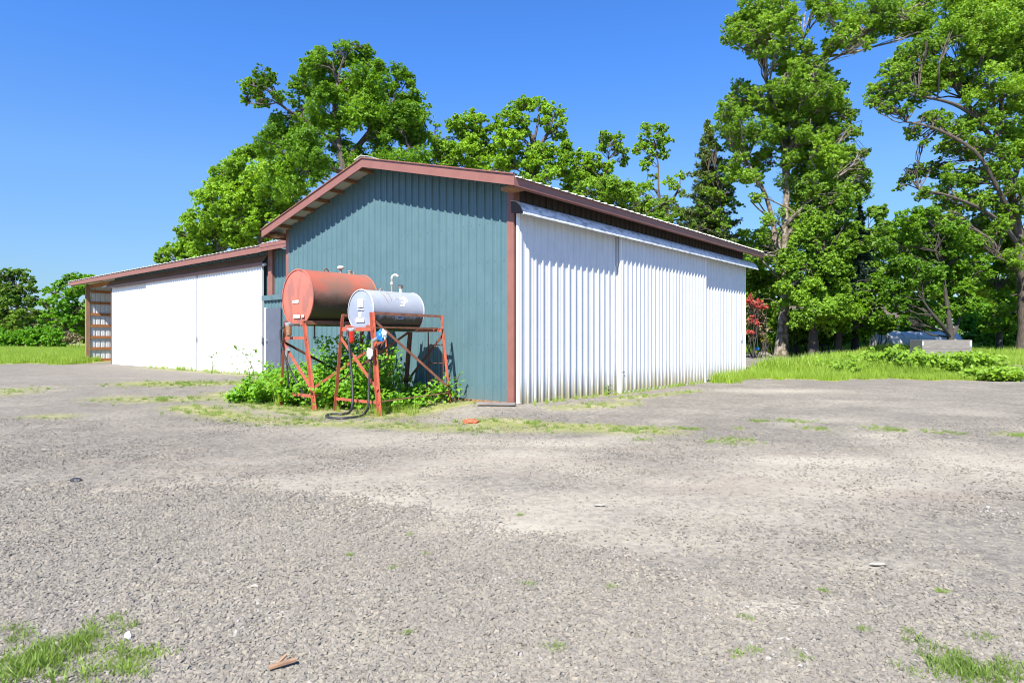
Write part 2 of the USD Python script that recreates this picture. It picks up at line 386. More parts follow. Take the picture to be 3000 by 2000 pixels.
def ground_material():
    n, l = {}, []
    n['g'] = ('geometry', {})
    for k, sc, d in (('big', .35, 4.), ('mid', 1.6, 5.), ('fine', 14., 5.), ('grit', 70., 3.)):
        n[k] = ('noise_texture', {'scale': sc, 'detail': d, 'roughness': .62}); l.append(('g.position', k + '.vector'))
    n['vor'] = ('voronoi_texture', {'scale': 42.0}) if False else ('noise_texture', {'scale': 160., 'detail': 2.})
    l.append(('g.position', 'vor.vector'))
    n['base'] = ('rgb_ramp', {'ramp': [(.3, (.158, .143, .121)), (.5, (.188, .171, .146)), (.7, (.220, .200, .166))]}); l.append(('mid.fac', 'base.fac'))
    n['sp'] = ('rgb_ramp', {'ramp': [(.32, (.55, .54, .53)), (.46, (.95, .95, .95)), (.56, (1.05, 1.05, 1.05)), (.70, (1.55, 1.5, 1.4))]}); l.append(('grit.fac', 'sp.fac'))
    n['b2'] = ('mix_color', {'blend_type': 'multiply', 'fac': .85, 'use_clamp': False}); l += [('base.color', 'b2.a'), ('sp.color', 'b2.b')]
    n['fr'] = ('rgb_ramp', {'ramp': [(.35, (.82, .82, .82)), (.65, (1.15, 1.14, 1.12))]}); l.append(('fine.fac', 'fr.fac'))
    n['b3'] = ('mix_color', {'blend_type': 'multiply', 'fac': .8, 'use_clamp': False}); l += [('b2.result', 'b3.a'), ('fr.color', 'b3.b')]
    # pale fine dust where the gravel is worn
    n['da'] = ('attribute', {'attribute': 'dust'}); n['dm'] = ('math', {'math_type': 'multiply_add', 'value2': .9, 'value3': -.45}); l.append(('fine.fac', 'dm.value1'))
    n['ds'] = ('math', {'math_type': 'add'}); l += [('da.fac', 'ds.value1'), ('dm.value', 'ds.value2')]
    n['dc'] = ('map_range', {'from_min': .2, 'from_max': .85, 'to_min': 0., 'to_max': .95, 'clamp': True}); l.append(('ds.value', 'dc.value'))
    n['b4'] = ('mix_color', {'b': (.38, .345, .275)}); l += [('b3.result', 'b4.a'), ('dc.result', 'b4.fac')]
    n['ba'] = ('attribute', {'attribute': 'damp'}); n['b5'] = ('mix_color', {'b': (.225, .18, .145)}); l += [('b4.result', 'b5.a'), ('ba.fac', 'b5.fac')]
    # moss and trodden grass
    n['ga'] = ('attribute', {'attribute': 'grass'}); n['gm'] = ('math', {'math_type': 'multiply_add', 'value2': 1.3, 'value3': -.65}); l.append(('fine.fac', 'gm.value1'))
    n['gs'] = ('math', {'math_type': 'add'}); l += [('ga.fac', 'gs.value1'), ('gm.value', 'gs.value2')]
    n['gc'] = ('map_range', {'from_min': .12, 'from_max': .62, 'to_min': 0., 'to_max': .92, 'clamp': True}); l.append(('gs.value', 'gc.value'))
    n['gcol'] = ('rgb_ramp', {'ramp': [(.3, (.17, .20, .05)), (.5, (.24, .25, .085)), (.7, (.34, .315, .16))]}); l.append(('mid.fac', 'gcol.fac'))
    n['b6'] = ('mix_color', {}); l += [('b5.result', 'b6.a'), ('gcol.color', 'b6.b'), ('gc.result', 'b6.fac')]
    n['hs'] = ('math', {'math_type': 'multiply_add', 'value2': .6}); l += [('grit.fac', 'hs.value1'), ('fine.fac', 'hs.value3')]
    n['bp'] = ('bump', {'strength': .9, 'distance': .018}); l.append(('hs.value', 'bp.height'))
    n['p'] = ('principled_bsdf', {'roughness': .92, 'specular_ior_level': .15}); l += [('b6.result', 'p.base_color'), ('bp.normal', 'p.normal')]
    return usdkit.material(stage, LOOK + 'gravel_yard', n, l, surface='p.BSDF')
M['ground'] = ground_material()

# ---------------------------------------------------------------- ground
def blob(X, Y, c, rx, ry, ang=0.0):
    dx, dy = X - c[0], Y - c[1]
    ca, sa = math.cos(ang), math.sin(ang)
    return np.exp(-(((dx * ca + dy * sa) / rx) ** 2 + ((-dx * sa + dy * ca) / ry) ** 2))

def along(X, Y, pts, wd):
    """Closeness to a polyline of ground points: 1 on it, falling off over wd."""
    best = np.full(np.shape(X), 1e9)
    for a, b in zip(pts[:-1], pts[1:]):
        d = b[:2] - a[:2]
        t = np.clip(((X - a[0]) * d[0] + (Y - a[1]) * d[1]) / (d @ d), 0, 1)
        best = np.minimum(best, np.hypot(X - a[0] - t * d[0], Y - a[1] - t * d[1]))
    return np.exp(-(best / wd) ** 2)

STRIPS = [([GD(*p) for p in pts], wd * 1.2, min(k + .08, .8)) for pts, wd, k in [
    ([(430, 935), (560, 962), (700, 972), (860, 975), (1000, 984), (1150, 984), (1300, 985), (1500, 990)], .42, .62),
    ([(1090, 968), (1200, 974), (1350, 980), (1510, 987)], .30, .75),
    ([(330, 880), (420, 882), (530, 880)], .9, .50),
    ([(260, 915), (340, 920), (460, 915)], .6, .40),
    ([(0, 905), (40, 895)], .8, .35), ([(100, 955), (140, 958)], .35, .4),
    ([(520, 905), (640, 935), (760, 952), (900, 952)], .55, .55),
    ([(900, 940), (1030, 930)], .30, .45),
    ([(1280, 938), (1380, 931), (1450, 926)], .28, .45), ([(1420, 916), (1520, 906), (1600, 898)], .22, .42),
    ([(1190, 925), (1300, 915), (1420, 905), (1640, 873)], .16, .5),
]]
TUFTS = [(1745, 968, .22), (1830, 968, .3), (1860, 985, .25), (1690, 1012, .35), (1650, 1016, .2), (1590, 986, .2), (2030, 985, .32), (2060, 990, .2), (2150, 992, .22), (2190, 996, .16),
         (2330, 998, .3), (2352, 1002, .25), (1700, 985, .15), (1900, 985, .14), (1560, 984, .2), (1480, 1010, .18)]
CLUMPS = [(20, 1466, .12), (45, 1545, .22), (110, 1505, .17), (160, 1490, .15), (180, 1478, .10), (235, 1442, .08), (282, 1446, .05), (215, 1540, .12), (270, 1490, .06), (300, 1518, .13), (350, 1515, .05),
          (265, 1420, .05), (90, 1535, .12), (250, 1555, .12), (330, 1545, .05),
          (2110, 1487, .08), (2195, 1535, .14), (2230, 1545, .16), (2270, 1552, .12), (2160, 1535, .08), (2255, 1468, .06), (1985, 1450, .03), (2145, 1555, .08), (2320, 1550, .10), (1725, 1500, .04), (1700, 1515, .04), (1840, 1512, .04),
          (1282, 1490, .05), (1217, 1345, .03), (1402, 1352, .03), (905, 1308, .03), (930, 1460, .03), (945, 1228, .03), (805, 1278, .02), (980, 1275, .02), (1890, 1360, .025), (2165, 1360, .03), (1195, 1185, .015), (2090, 1455, .03), (1705, 1420, .03)]
TUFT_P = [(GD(x, y), r) for x, y, r in TUFTS] + [(GD(x, y), r) for x, y, r in CLUMPS]

def meadow(X, Y):
    """1 in the tall-grass meadows, 0 on the gravel."""
    X, Y = np.asarray(X, float), np.asarray(Y, float)
    w = .35 * np.sin(X * 1.7) + .25 * np.sin(X * 4.1 + 1) + .15 * np.sin(X * 9.3)
    right = ss(-.25, .35, Y - 20.3 - w) * ss(-.3, .5, X - 6.3 - .3 * np.sin(Y * 2.0) - .0 * X)
    dx, dy = X - C0[0], Y - C0[1]
    lx, ly = dx * UX[0] + dy * UX[1], dx * UY[0] + dy * UY[1]
    right = right * ss(0.25, .55, lx)
    left = ss(-.8, 1.2, Y - 33.0 - 1.5 * w + .25 * (X + 24)) * ss(-.4, .6, -22.9 - X + .0 * Y)
    back = ss(-1, 1, Y - 38) * ss(.5, 2.0, np.maximum(ly - 10.5, -0.0))
    return np.clip(np.maximum(np.maximum(right, left), back), 0, 1)

def grass_amount(X, Y):
    g = np.zeros(np.shape(X))
    for pts, wd, k in STRIPS:
        g = np.maximum(g, k * along(X, Y, pts, wd))
    for c, r in TUFT_P:
        g = np.maximum(g, .45 * blob(X, Y, c, r, r))
    lx, ly = (X - C0[0]) * UX[0] + (Y - C0[1]) * UX[1], (X - C0[0]) * UY[0] + (Y - C0[1]) * UY[1]
    g = np.maximum(g, .7 * ss(-2.7, -1.6, ly) * ss(-7.2, -6.2, lx) * (1 - ss(-1.0, -.5, lx)) * (ly < 3))
    g = np.maximum(g, .45 * ss(0.4, 1.9, ly) * (1 - ss(-12.5, -10, lx)) * ss(-26, -22, lx) * (ly < 3))
    return np.clip(np.maximum(g, 1.2 * meadow(X, Y)), 0, 1.2)

DUST = [(G(x * 1.2755, y * 1.2755), rx, ry, k) for x, y, rx, ry, k in [
    (1880, 1062, 1.5, .55, .75), (1960, 1125, 1.1, .45, .75), (2060, 1100, 1.4, .6, .5), (1700, 1180, 1.6, .6, .5), (2150, 1060, 1.4, .6, .45), (1950, 1300, .9, .3, .45), (1800, 1398, .55, .16, .9), (760, 1190, .5, .3, .8), (840, 1170, .4, .2, .5),
    (1180, 1215, .7, .35, .75), (1400, 1150, 1.6, .5, .55), (500, 1120, 1.6, .45, .5), (250, 1130, 1.3, .35, .45), (1050, 1080, 1.8, .5, .4), (1500, 1240, 1.3, .5, .5), (1350, 1210, 1.0, .4, .5), (600, 1060, 1.5, .35, .35),
    (1800, 905, 2.2, .7, .55), (1950, 925, 1.0, .5, .4), (120, 840, 1.0, .6, .5), (2200, 1150, 1.2, .4, .3), (900, 1110, 1.5, .3, .45), (1650, 1030, 2., .5, .35), (1900, 1220, 1.5, .4, .3)]]
DAMP = [(G(x * 1.2755, y * 1.2755), rx, ry, k) for x, y, rx, ry, k in [(2160, 1140, .7, .22, .6), (1640, 1125, .8, .2, .5), (1700, 1115, .6, .15, .4), (560, 1080, 1., .15, .25), (1900, 1115, .8, .12, .3)]]

def dust_amount(X, Y):
    d = .16 + .0 * X
    q = np.stack([X * .55, Y * .8, 0 * X], -1)
    d = d + (.62 * (meshkit.fbm(q, 4, 21) - .36).clip(0) * 2.0) * (ss(3.4, 4.6, Y) * (1 - ss(9.5, 14, Y)) * ss(-.75, -.1, X / np.maximum(Y, .5)) + .35 * ss(8, 10, Y) * (1 - ss(19, 26, Y)))
    d = d + .12 * (1 - np.abs(Y - 6.6) / 3.2).clip(0, 1)
    for c, rx, ry, k in DUST:
        d = np.maximum(d, k * blob(X, Y, c, rx, ry) + .12)
    return np.clip(d, 0, 1)

def axis(lo, hi, step, far0, far1):
    a = [lo]
    while a[-1] < hi:
        a.append(a[-1] + step)
    s = step
    up = [a[-1]]
    while up[-1] < far1:
        s *= 1.28; up.append(up[-1] + s)
    s = step; dn = [a[0]]
    while dn[-1] > far0:
        s *= 1.28; dn.append(dn[-1] - s)
    return np.array(dn[:0:-1] + a + up[1:])

gxs, gys = axis(-30, 30, .22, -900, 900), axis(1.5, 40, .2, -120, 1500)
GX, GY = np.meshgrid(gxs, gys)
micro = .012 * meshkit.fbm(np.stack([GX.ravel() * .9, GY.ravel() * .9, 0 * GX.ravel()], 1)).reshape(GX.shape) if hasattr(meshkit, 'fbm') else 0
GZ = gz(GX, GY) + micro * (np.abs(GX) < 40) * (GY < 45)
nx, ny = len(gxs), len(gys)
idx = (np.arange(ny - 1)[:, None] * nx + np.arange(nx - 1)[None, :]).ravel()
gm = usdkit.mesh(stage, '/World/ground', (np.stack([GX.ravel(), GY.ravel(), GZ.ravel()], 1), np.stack([idx, idx + 1, idx + nx + 1, idx + nx], 1)), M['ground'], True)
tag(gm.GetPrim(), 'grey gravel yard with dusty worn patches, running out into grass fields', None, None, 'structure')
damp = np.zeros(GX.shape)
for pts, k in (([(200, 1062), (700, 1052), (1300, 1058), (1800, 1110), (2200, 1142), (2500, 1160)], .55), ([(-100, 1165), (500, 1085), (1000, 1078), (1500, 1108)], .4), ([(1000, 1028), (1500, 1034), (2000, 1046), (2500, 1070)], .35)):
    damp = np.maximum(damp, k * along(GX, GY, [GD(*p) for p in pts], .13) * (.4 + 1.2 * (meshkit.fbm(np.stack([GX * 1.3, GY * 1.3, 0 * GX], -1), 3, 77) - .2)).clip(0, 1))
for c, rx, ry, k in DAMP:
    damp = np.maximum(damp, k * blob(GX, GY, c, rx, ry))
for nm, val in (('grass', grass_amount(GX, GY)), ('dust', dust_amount(GX, GY)), ('damp', damp)):
    UsdGeom.PrimvarsAPI(gm).CreatePrimvar(nm, Sdf.ValueTypeNames.FloatArray, 'vertex').Set(Vt.FloatArray.FromNumpy(val.ravel().astype(np.float32)))

# ---------------------------------------------------------------- main barn
BW, BL = 8.486, 12.43
XR, ZR, ZE, XE = -BW / 2, 5.575, 4.407, .448          # ridge, eave heights, eave overhang
PITCH = (ZR - ZE) / (XE - XR)
OV, FA = .53, .21                                      # gable overhang, fascia depth
roof_z = lambda x: ZR - PITCH * abs(x - XR)
barn = barn_thing('metal_barn', 'tall teal metal barn with white sliding side doors and a reddish brown roof edge', 'barn', 0, 0)

def b_part(name, mesh, mat, smooth=False, label=None, kind=None, parent=None):
    return part(parent or barn, name, mesh, mat, smooth, label, kind)

gx0, gx1 = -BW + .12, -.16
npan = 9
pw = (gx1 - gx0) / npan
for k in range(npan):
    a = gx0 + k * pw
    b_part('wall_panel', ribbed((a + .001, (k % 2) * -.0015, 0), (1, 0, 0), (0, 0, 1), (0, -1, 0), pw - .002, .02, lambda u, a=a: roof_z(a + u) - .085, pitch=pw / 4, phase=.033), M['teal'])
b_part('wall_core', MB().add(*ribbed((-BW + .03, .06, 0), (1, 0, 0), (0, 0, 1), (0, -1, 0), BW - .06, -.2, lambda u: roof_z(-BW + .03 + u) - .1, pitch=99, phase=98, thick=.05)), M['wood'], label='timber framing behind the gable siding')
b_part('base_board', MB().box((-BW + .05, -.022, -.28), (-.05, .02, .045)), M['wood'])
for x0, x1 in ((-BW - .02, -BW + .125),):
    b_part('corner_trim', MB().box((x0, -.026, -.05), (x1, .12, roof_z(x0) - .08)), M['brown'])
b_part('corner_trim', MB().box((-.165, -.027, -.02), (.012, .16, roof_z(0) - .07)), M['brown'])
# screw heads in the siding
sc = MB()
for zz in (.35, 1.2, 2.05, 2.9, 3.7):
    for k in range(npan * 4):
        x = gx0 + (k + .55) * pw / 4
        if zz < roof_z(x) - .2:
            sc.box((x - .007, -.008, zz - .007), (x + .007, .0, zz + .007))
b_part('screw', sc, M['teal_dark'], kind='stuff')

# rake boards, eave boards, ridge cap
def rake(sgn):
    xe = XE + .0 if sgn > 0 else 2 * XR - XE
    pts = [(XR, ZR + .005), (xe, ZE + .005)]
    m = MB()
    y0, y1 = -OV, -OV + .035
    (xa, za), (xb, zb) = pts
    v = [(xa, y, z) for y in (y0, y1) for z in (za, za - FA)] + [(xb, y, z) for y in (y0, y1) for z in (zb, zb - FA)]
    v = np.array([v[0], v[1], v[5], v[4], v[2], v[3], v[7], v[6]])
    return m.mesh(trimesh.convex.convex_hull(v))
b_part('rake_fascia', rake(1), M['brown']); b_part('rake_fascia', rake(-1), M['brown'])
b_part('rake_lip', MB().beam((XR, -OV - .012, ZR + .012), (XE, -OV - .012, ZE + .012), .03, .02), M['brown']); b_part('rake_lip', MB().beam((XR, -OV - .012, ZR + .012), (2 * XR - XE, -OV - .012, ZE + .012), .03, .02), M['brown'])
yb = BL + .72
b_part('eave_fascia', MB().box((XE - .03, -OV + .036, ZE - FA), (XE + .002, yb, ZE - .055)), M['brown'])
b_part('eave_fascia', MB().box((2 * XR - XE, -OV + .036, ZE - FA), (2 * XR - XE + .03, yb, ZE - .055)), M['brown'])
b_part('eave_soffit_lip', MB().box((XE - .10, -OV + .04, ZE - FA - .006), (XE - .032, yb, ZE - FA + .004)), M['brown'])
cs, sn = 1 / math.hypot(1, PITCH), PITCH / math.hypot(1, PITCH)
# roof panels: ribs run down the slope
slope_len = (XE - XR + .045) / cs
rw = (yb + OV - .03) / 15
for k in range(15):
    y = -OV + .04 + k * rw
    b_part('roof_panel', ribbed((XR, y + .001, ZR - .035), (0, 1, 0), (cs, 0, -sn), (sn, 0, cs), rw - .002, 0.02, slope_len, pitch=rw / 3, rib=.026, phase=rw / 6, minor=False), M['roof'])
    b_part('roof_panel', ribbed((XR, y + .001, ZR - .035), (0, 1, 0), (-cs, 0, -sn), (-sn, 0, cs), rw - .002, 0.02, slope_len, pitch=rw / 3, rib=.026, phase=rw / 6, minor=False), M['roof'])
ucap = MB()
for s in (1, -1):
    ucap.beam((XR + s * .004, -OV - .045, ZR + .062), (XR + s * .004, yb, ZR + .062), .008, .012)
    ucap.mesh(trimesh.convex.convex_hull(np.array([(XR, y, z) for y in (-OV - .05, yb) for z in (ZR + .058, ZR + .068)] + [(XR + s * .26, y, ZR + z - .26 * PITCH) for y in (-OV - .05, yb) for z in (.058, .068)])))
b_part('ridge_cap', ucap, M['roof'])
# underside of the overhang and the purlins that carry it
for s in (1, -1):
    for k in range(8):
        x = XR + s * (.28 + k * .62)
        z = roof_z(x) - .055
        b_part('purlin', MB().beam((x, -OV + .04, z - .055), (x, .35, z - .055), .042, .09, (s * sn, 0, cs)), M['wood'])
    xe = XE - .04 if s > 0 else 2 * XR - XE + .04
    b_part('roof_underside', MB().mesh(trimesh.convex.convex_hull(np.array([(xx, y, roof_z(xx) - .045 - d) for xx in (XR + s * .01, xe) for y in (-OV + .037, .02) for d in (.0, .008)]))), M['soffit'])
b_part('eave_block', MB().box((.02, -.42, ZE - FA - .01), (XE - .11, -.10, ZE - FA + .05)), M['wood'])
b_part('eave_block', MB().box((-BW - .40, -.30, ZE - FA + .02), (-BW - .03, -.06, ZE - FA + .09)), M['wood'])

# long side wall, its sliding doors and the hood over their track
nside = 14
sw = (BL - .17) / nside
for k in range(nside):
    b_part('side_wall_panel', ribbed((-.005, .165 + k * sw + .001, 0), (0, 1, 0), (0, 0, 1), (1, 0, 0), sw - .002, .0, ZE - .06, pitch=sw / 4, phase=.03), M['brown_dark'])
b_part('far_wall', MB().add(*ribbed((-.03, BL, 0), (-1, 0, 0), (0, 0, 1), (0, 1, 0), BW - .06, -.2, lambda u: roof_z(-.03 - u) - .06)), M['teal'])
b_part('left_wall', MB().add(*ribbed((-BW, BL - .02, 0), (0, -1, 0), (0, 0, 1), (-1, 0, 0), BL - .2, -.2, ZE - .06)), M['teal'])
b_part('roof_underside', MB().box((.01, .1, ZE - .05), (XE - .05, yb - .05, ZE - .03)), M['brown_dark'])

prof = [(.012, 4.045), (.10, 4.035), (.17, 4.005), (.235, 3.955), (.285, 3.885), (.318, 3.815), (.335, 3.765)]
hood = MB()
y0, y1 = -.11, 12.95
P = np.array(prof)
outer = np.stack([np.column_stack([P[:, 0], np.full(len(P), y), P[:, 1]]) for y in (y0, y1)])
inner = outer - np.array([.012, 0, .01])
nP = len(P)
V = np.vstack([outer[0], outer[1], inner[0], inner[1]])
F = []
for i in range(nP - 1):
    F += [(i, i + 1, nP + i + 1, nP + i), (2 * nP + i + 1, 2 * nP + i, 3 * nP + i, 3 * nP + i + 1), (i + 1, i, 2 * nP + i, 2 * nP + i + 1), (nP + i, nP + i + 1, 3 * nP + i + 1, 3 * nP + i)]
F += [(nP - 1, 2 * nP - 1, 4 * nP - 1, 3 * nP - 1), (0, 2 * nP, 3 * nP, nP)]
hood.add(V, F)
b_part('track_cover', hood, M['cover'], True)
hl = MB().box((.318, y0, 3.745), (.345, y1, 3.775))
b_part('track_cover_lip', hl, M['cover'])
b_part('track_cover_end', MB().mesh(trimesh.convex.convex_hull(np.array([(x - .012, y, z - .01) for x, z in prof for y in (y0 + .012, y0 + .03)] + [(.012, y, 3.8) for y in (y0 + .012, y0 + .03)]))), M['brown_dark'])

def sliding_door(parent, O, u, n, w, z0, z1, panels, mat, trim, edge=.05, pitch=.229):
    d = UsdGeom.Xform.Define(stage, numbered(parent, 'sliding_door'))
    dp = str(d.GetPath())
    O, u, n = np.array(O, float), np.array(u, float), np.array(n, float)
    up = np.array([0, 0, 1.])
    pwid = (w - 2 * edge) / panels
    for k in range(panels):
        part(dp, 'door_panel', ribbed(O + u * (edge + k * pwid + .001) + n * (.001 * (k % 2)), u, up, n, pwid - .002, z0 + .03, z1 - .01, pitch=pwid / max(1, round(pwid / pitch)), rib=.030, phase=.04), mat)
    def bx(a0, a1, h0, h1, zz0, zz1):
        c = np.array([O + u * a + n * h + up * z for a in (a0, a1) for h in (h0, h1) for z in (zz0, zz1)])
        return MB().mesh(trimesh.convex.convex_hull(c))
    part(dp, 'edge_trim', bx(0, edge, -.03, .024, z0, z1), trim)
    part(dp, 'edge_trim', bx(w - edge, w, -.03, .024, z0, z1), trim)
    part(dp, 'bottom_rail', bx(edge, w - edge, -.03, .006, z0, z0 + .029), trim)
    part(dp, 'door_frame', bx(edge, w - edge, -.045, -.02, z0 + .03, z1 - .02), M['wood'])
    return dp
M['white_edge'] = plain('door_edge_white', (.74, .75, .77), .45, var=.02)
d1 = sliding_door(barn, (.075, .01, 0), (0, 1, 0), (1, 0, 0), 3.90, -.03, 3.86, 4, M['white'], M['white_edge'], .06, .245)
d2 = sliding_door(barn, (.165, 3.80, 0), (0, 1, 0), (1, 0, 0), 5.06, -.0, 3.86, 6, M['white'], M['white_edge'], .07, .22)
d3 = sliding_door(barn, (.075, 8.7, 0), (0, 1, 0), (1, 0, 0), 3.70, .05, 3.86, 4, M['white'], M['white_edge'], .04, .23)
part(d1, 'edge_strip', MB().box((.101, 3.745, 3.08), (.118, 3.79, 3.84)), M['galv'])
part(d2, 'door_pull', MB().box((.192, 3.88, .50), (.20, 4.0, .515)), M['pipe_dark'])
part(d3, 'latch', MB().box((.098, 11.98, 1.28), (.118, 12.06, 1.48)), M['galv'])
b_part('corner_bracket', MB().box((.014, -.03, -.06), (.13, .10, .035), .008), M['pipe'], label='rusty bottom door guide at the near corner')

# ---------------------------------------------------------------- long shed on the left
shed = barn_thing('machine_shed', 'long low shed with brilliant white sliding doors and an open bay at its far end', 'shed', -13.4, 2.27)
def s_part(name, mesh, mat, smooth=False, label=None, kind=None, parent=None):
    return part(parent or shed, name, mesh, mat, smooth, label, kind)
SXL, SXR = -35.07, -13.07
npn = 22
fw = (SXR - SXL - 1.2) / npn
s_part('eave_fascia', MB().box((SXL, 1.68, 4.39), (SXR, 1.712, 4.622)), M['brown'])
s_part('eave_fascia', MB().mesh(trimesh.convex.convex_hull(np.array([(x, y, z) for x, dz in ((SXR - .0, 0), (-8.5, .02)) for y in (1.60, 1.64) for z in (4.385 + dz, 4.645 + dz)]))), M['brown'])
s_part('fascia_lip', MB().box((SXR, 1.588, 4.515), (-8.52, 1.602, 4.545)), M['brown'])
for k in range(22):
    w_ = (SXR + .1 - SXL) / 22
    s_part('roof_panel', ribbed((SXL + k * w_ + .001, 1.66, 4.632), (1, 0, 0), (0, 1, -.06), (0, .06, 1), w_ - .002, -.02, 9.0, pitch=w_ / 3, rib=.026, phase=w_ / 6, minor=False), M['roof'])
s_part('roof_panel', ribbed((SXR + .11, 1.62, 4.655), (1, 0, 0), (0, 1, -.06), (0, .06, 1), 4.4, -.03, 9.0, pitch=.3, rib=.026, phase=.1, minor=False), M['roof'])
nup = 17
uw = 15.9 / nup
for k in range(nup):
    s_part('upper_wall_panel', ribbed((-29.5 + k * uw + .001, 2.31, 0), (1, 0, 0), (0, 0, 1), (0, -1, 0), uw - .002, 0.02, 4.53, pitch=uw / 4, phase=.05), M['teal'])
M['hood'] = plain('shed_track_hood', (.13, .078, .068), .5)
s_part('track_cover', MB().mesh(trimesh.convex.convex_hull(np.array([(x, y, z) for x in (-30.1, -13.72) for y, z in ((2.29, 4.42), (2.05, 4.10), (2.05, 4.07), (2.29, 4.38))]))), M['hood'])
s_part('track_cover_lip', MB().box((-30.25, 2.02, 3.99), (-13.66, 2.05, 4.11)), M['brown'])
s_part('track_end', MB().cyl((-13.66, 2.06, 4.02), (-13.5, 2.06, 4.02), .05, 10), M['galv'])
e1 = sliding_door(shed, (-29.55, 2.20, 0), (1, 0, 0), (0, -1, 0), 4.9, -.02, 4.02, 5, M['white_clean'], M['white_clean'], .04)
e2 = sliding_door(shed, (-24.72, 2.12, 0), (1, 0, 0), (0, -1, 0), 5.5, -.02, 4.02, 6, M['white_clean'], M['white_clean'], .04)
e3 = sliding_door(shed, (-19.13, 2.12, 0), (1, 0, 0), (0, -1, 0), 5.34, -.02, 4.02, 6, M['white_clean'], M['white_clean'], .04)
part(e2, 'edge_strip', MB().box((-19.24, 2.07, 0), (-19.215, 2.135, 4.0)), M['galv'])
part(e3, 'edge_strip', MB().box((-13.80, 2.06, 0), (-13.76, 2.14, 4.0)), M['galv'])
part(e2, 'latch', MB().box((-19.26, 2.04, 1.25), (-19.19, 2.069, 1.42)), M['galv'])
part(e3, 'latch', MB().box((-13.83, 2.02, 1.2), (-13.72, 2.059, 1.42)), M['galv'])
s_part('corner_trim', MB().box((-13.52, 2.17, 2.87), (-13.22, 2.30, 4.56)), M['brown'])
s_part('door_header', MB().box((-13.66, 1.99, 2.70), (-11.2, 2.035, 2.885)), M['teal_dark'])
s_part('walk_door_surround', ribbed((-13.62, 2.08, 0), (1, 0, 0), (0, 0, 1), (0, -1, 0), 2.4, -.1, 2.72, phase=.05), M['teal'])
for k in range(5):
    s_part('wall_panel', ribbed((-13.3 + k * .965, 2.29, 0), (1, 0, 0), (0, 0, 1), (0, -1, 0), .963, -.1, 4.5, pitch=.241, phase=.06), M['teal'])
wd = str(UsdGeom.Xform.Define(stage, numbered(shed, 'walk_door')).GetPath())
part(wd, 'door_leaf', MB().box((-13.33, 1.99, .0), (-12.35, 2.03, 2.42), .004), M['greydoor'])
part(wd, 'door_frame', MB().box((-13.43, 1.97, -.05), (-13.345, 2.055, 2.44)), M['white_clean'])
part(wd, 'knob', MB().cyl((-13.24, 1.985, 1.25), (-13.24, 1.93, 1.25), .035, 12), M['steel'])
part(wd, 'strike', MB().box((-13.44, 1.955, 1.21), (-13.40, 1.969, 1.30)), M['pipe_dark'])
# open bay
s_part('corner_post', MB().box((-34.25, 2.27, -.2), (-34.06, 2.48, 4.42), .008), M['post'])
s_part('bay_header', MB().box((-34.6, 2.56, 4.28), (-29.4, 2.62, 4.5)), M['girt'])
s_part('bay_header', MB().box((-34.8, 1.72, 4.36), (-29.6, 1.78, 4.44)), M['wood'])
ne = 8
for k in range(ne):
    s_part('end_wall_panel', ribbed((-34.12, 2.5 + k * 1.0 + .001, 0), (0, 1, 0), (0, 0, 1), (1, 0, 0), .998, .0, 4.45 - .055 * (k + 1), pitch=.25, phase=.03, rib=-.02), M['galv'])
for k in range(7):
    z = .12 + k * .66
    s_part('girt', MB().box((-34.095, 2.5, z - .075), (-34.055, 10.4, z + .075)), M['girt'])
s_part('back_wall', ribbed((-33.9, 10.5, 0), (1, 0, 0), (0, 0, 1), (0, -1, 0), 20.5, -.1, 4.0), M['galv'])
s_part('inner_wall', MB().box((-29.6, 2.4, -.1), (-29.55, 10.4, 4.0)), M['galv'])
s_part('door_jamb', MB().box((-29.66, 2.16, .0), (-29.57, 2.24, 4.0)), M['brown'])

# ---------------------------------------------------------------- fuel tanks on their stands
def tank_mesh(x, y0, y1, zc, R, dome=.035, lipw=.02):
    """Horizontal cylinder along barn y with slightly domed heads; returns shell, near head, far head, rims."""
    n = 64
    ang = np.arange(n) * 2 * np.pi / n
    ring = lambda y, r: np.column_stack([x + r * np.cos(ang), np.full(n, y), zc + r * np.sin(ang)])
    def lathe(rows):
        V = np.vstack([ring(y, r) for y, r in rows])
        F = []
        for k in range(len(rows) - 1):
            i = np.arange(n); j = (i + 1) % n
            F.append(np.stack([k * n + i, (k + 1) * n + i, (k + 1) * n + j, k * n + j], 1))
        return V, np.vstack(F)
    ys = np.linspace(y0 + lipw, y1 - lipw, 7)
    shell = lathe([(y, R) for y in ys])
    nearh = lathe([(y0 + .012 - dome * (1 - (q ** 2)), max(R * q * .985, 1e-3)) for q in (1, .93, .8, .6, .35, 0)])
    farh = lathe([(y1 - .012 + dome * (1 - (q ** 2)), max(R * q * .985, 1e-3)) for q in (0, .35, .6, .8, .93, 1)])
    rim = lambda y, s: lathe([(y + s * lipw, R * .99), (y + s * lipw, R + .007), (y + s * .003, R + .009), (y - s * .004, R + .005), (y - s * .004, R * .97)][::1 if s > 0 else -1])
    rims = [tuple(a) for a in (rim(y0, 1), rim(y1, -1))]
    return shell, nearh, farh, rims
fix = lambda m: (m[0], m[1][:, ::-1])

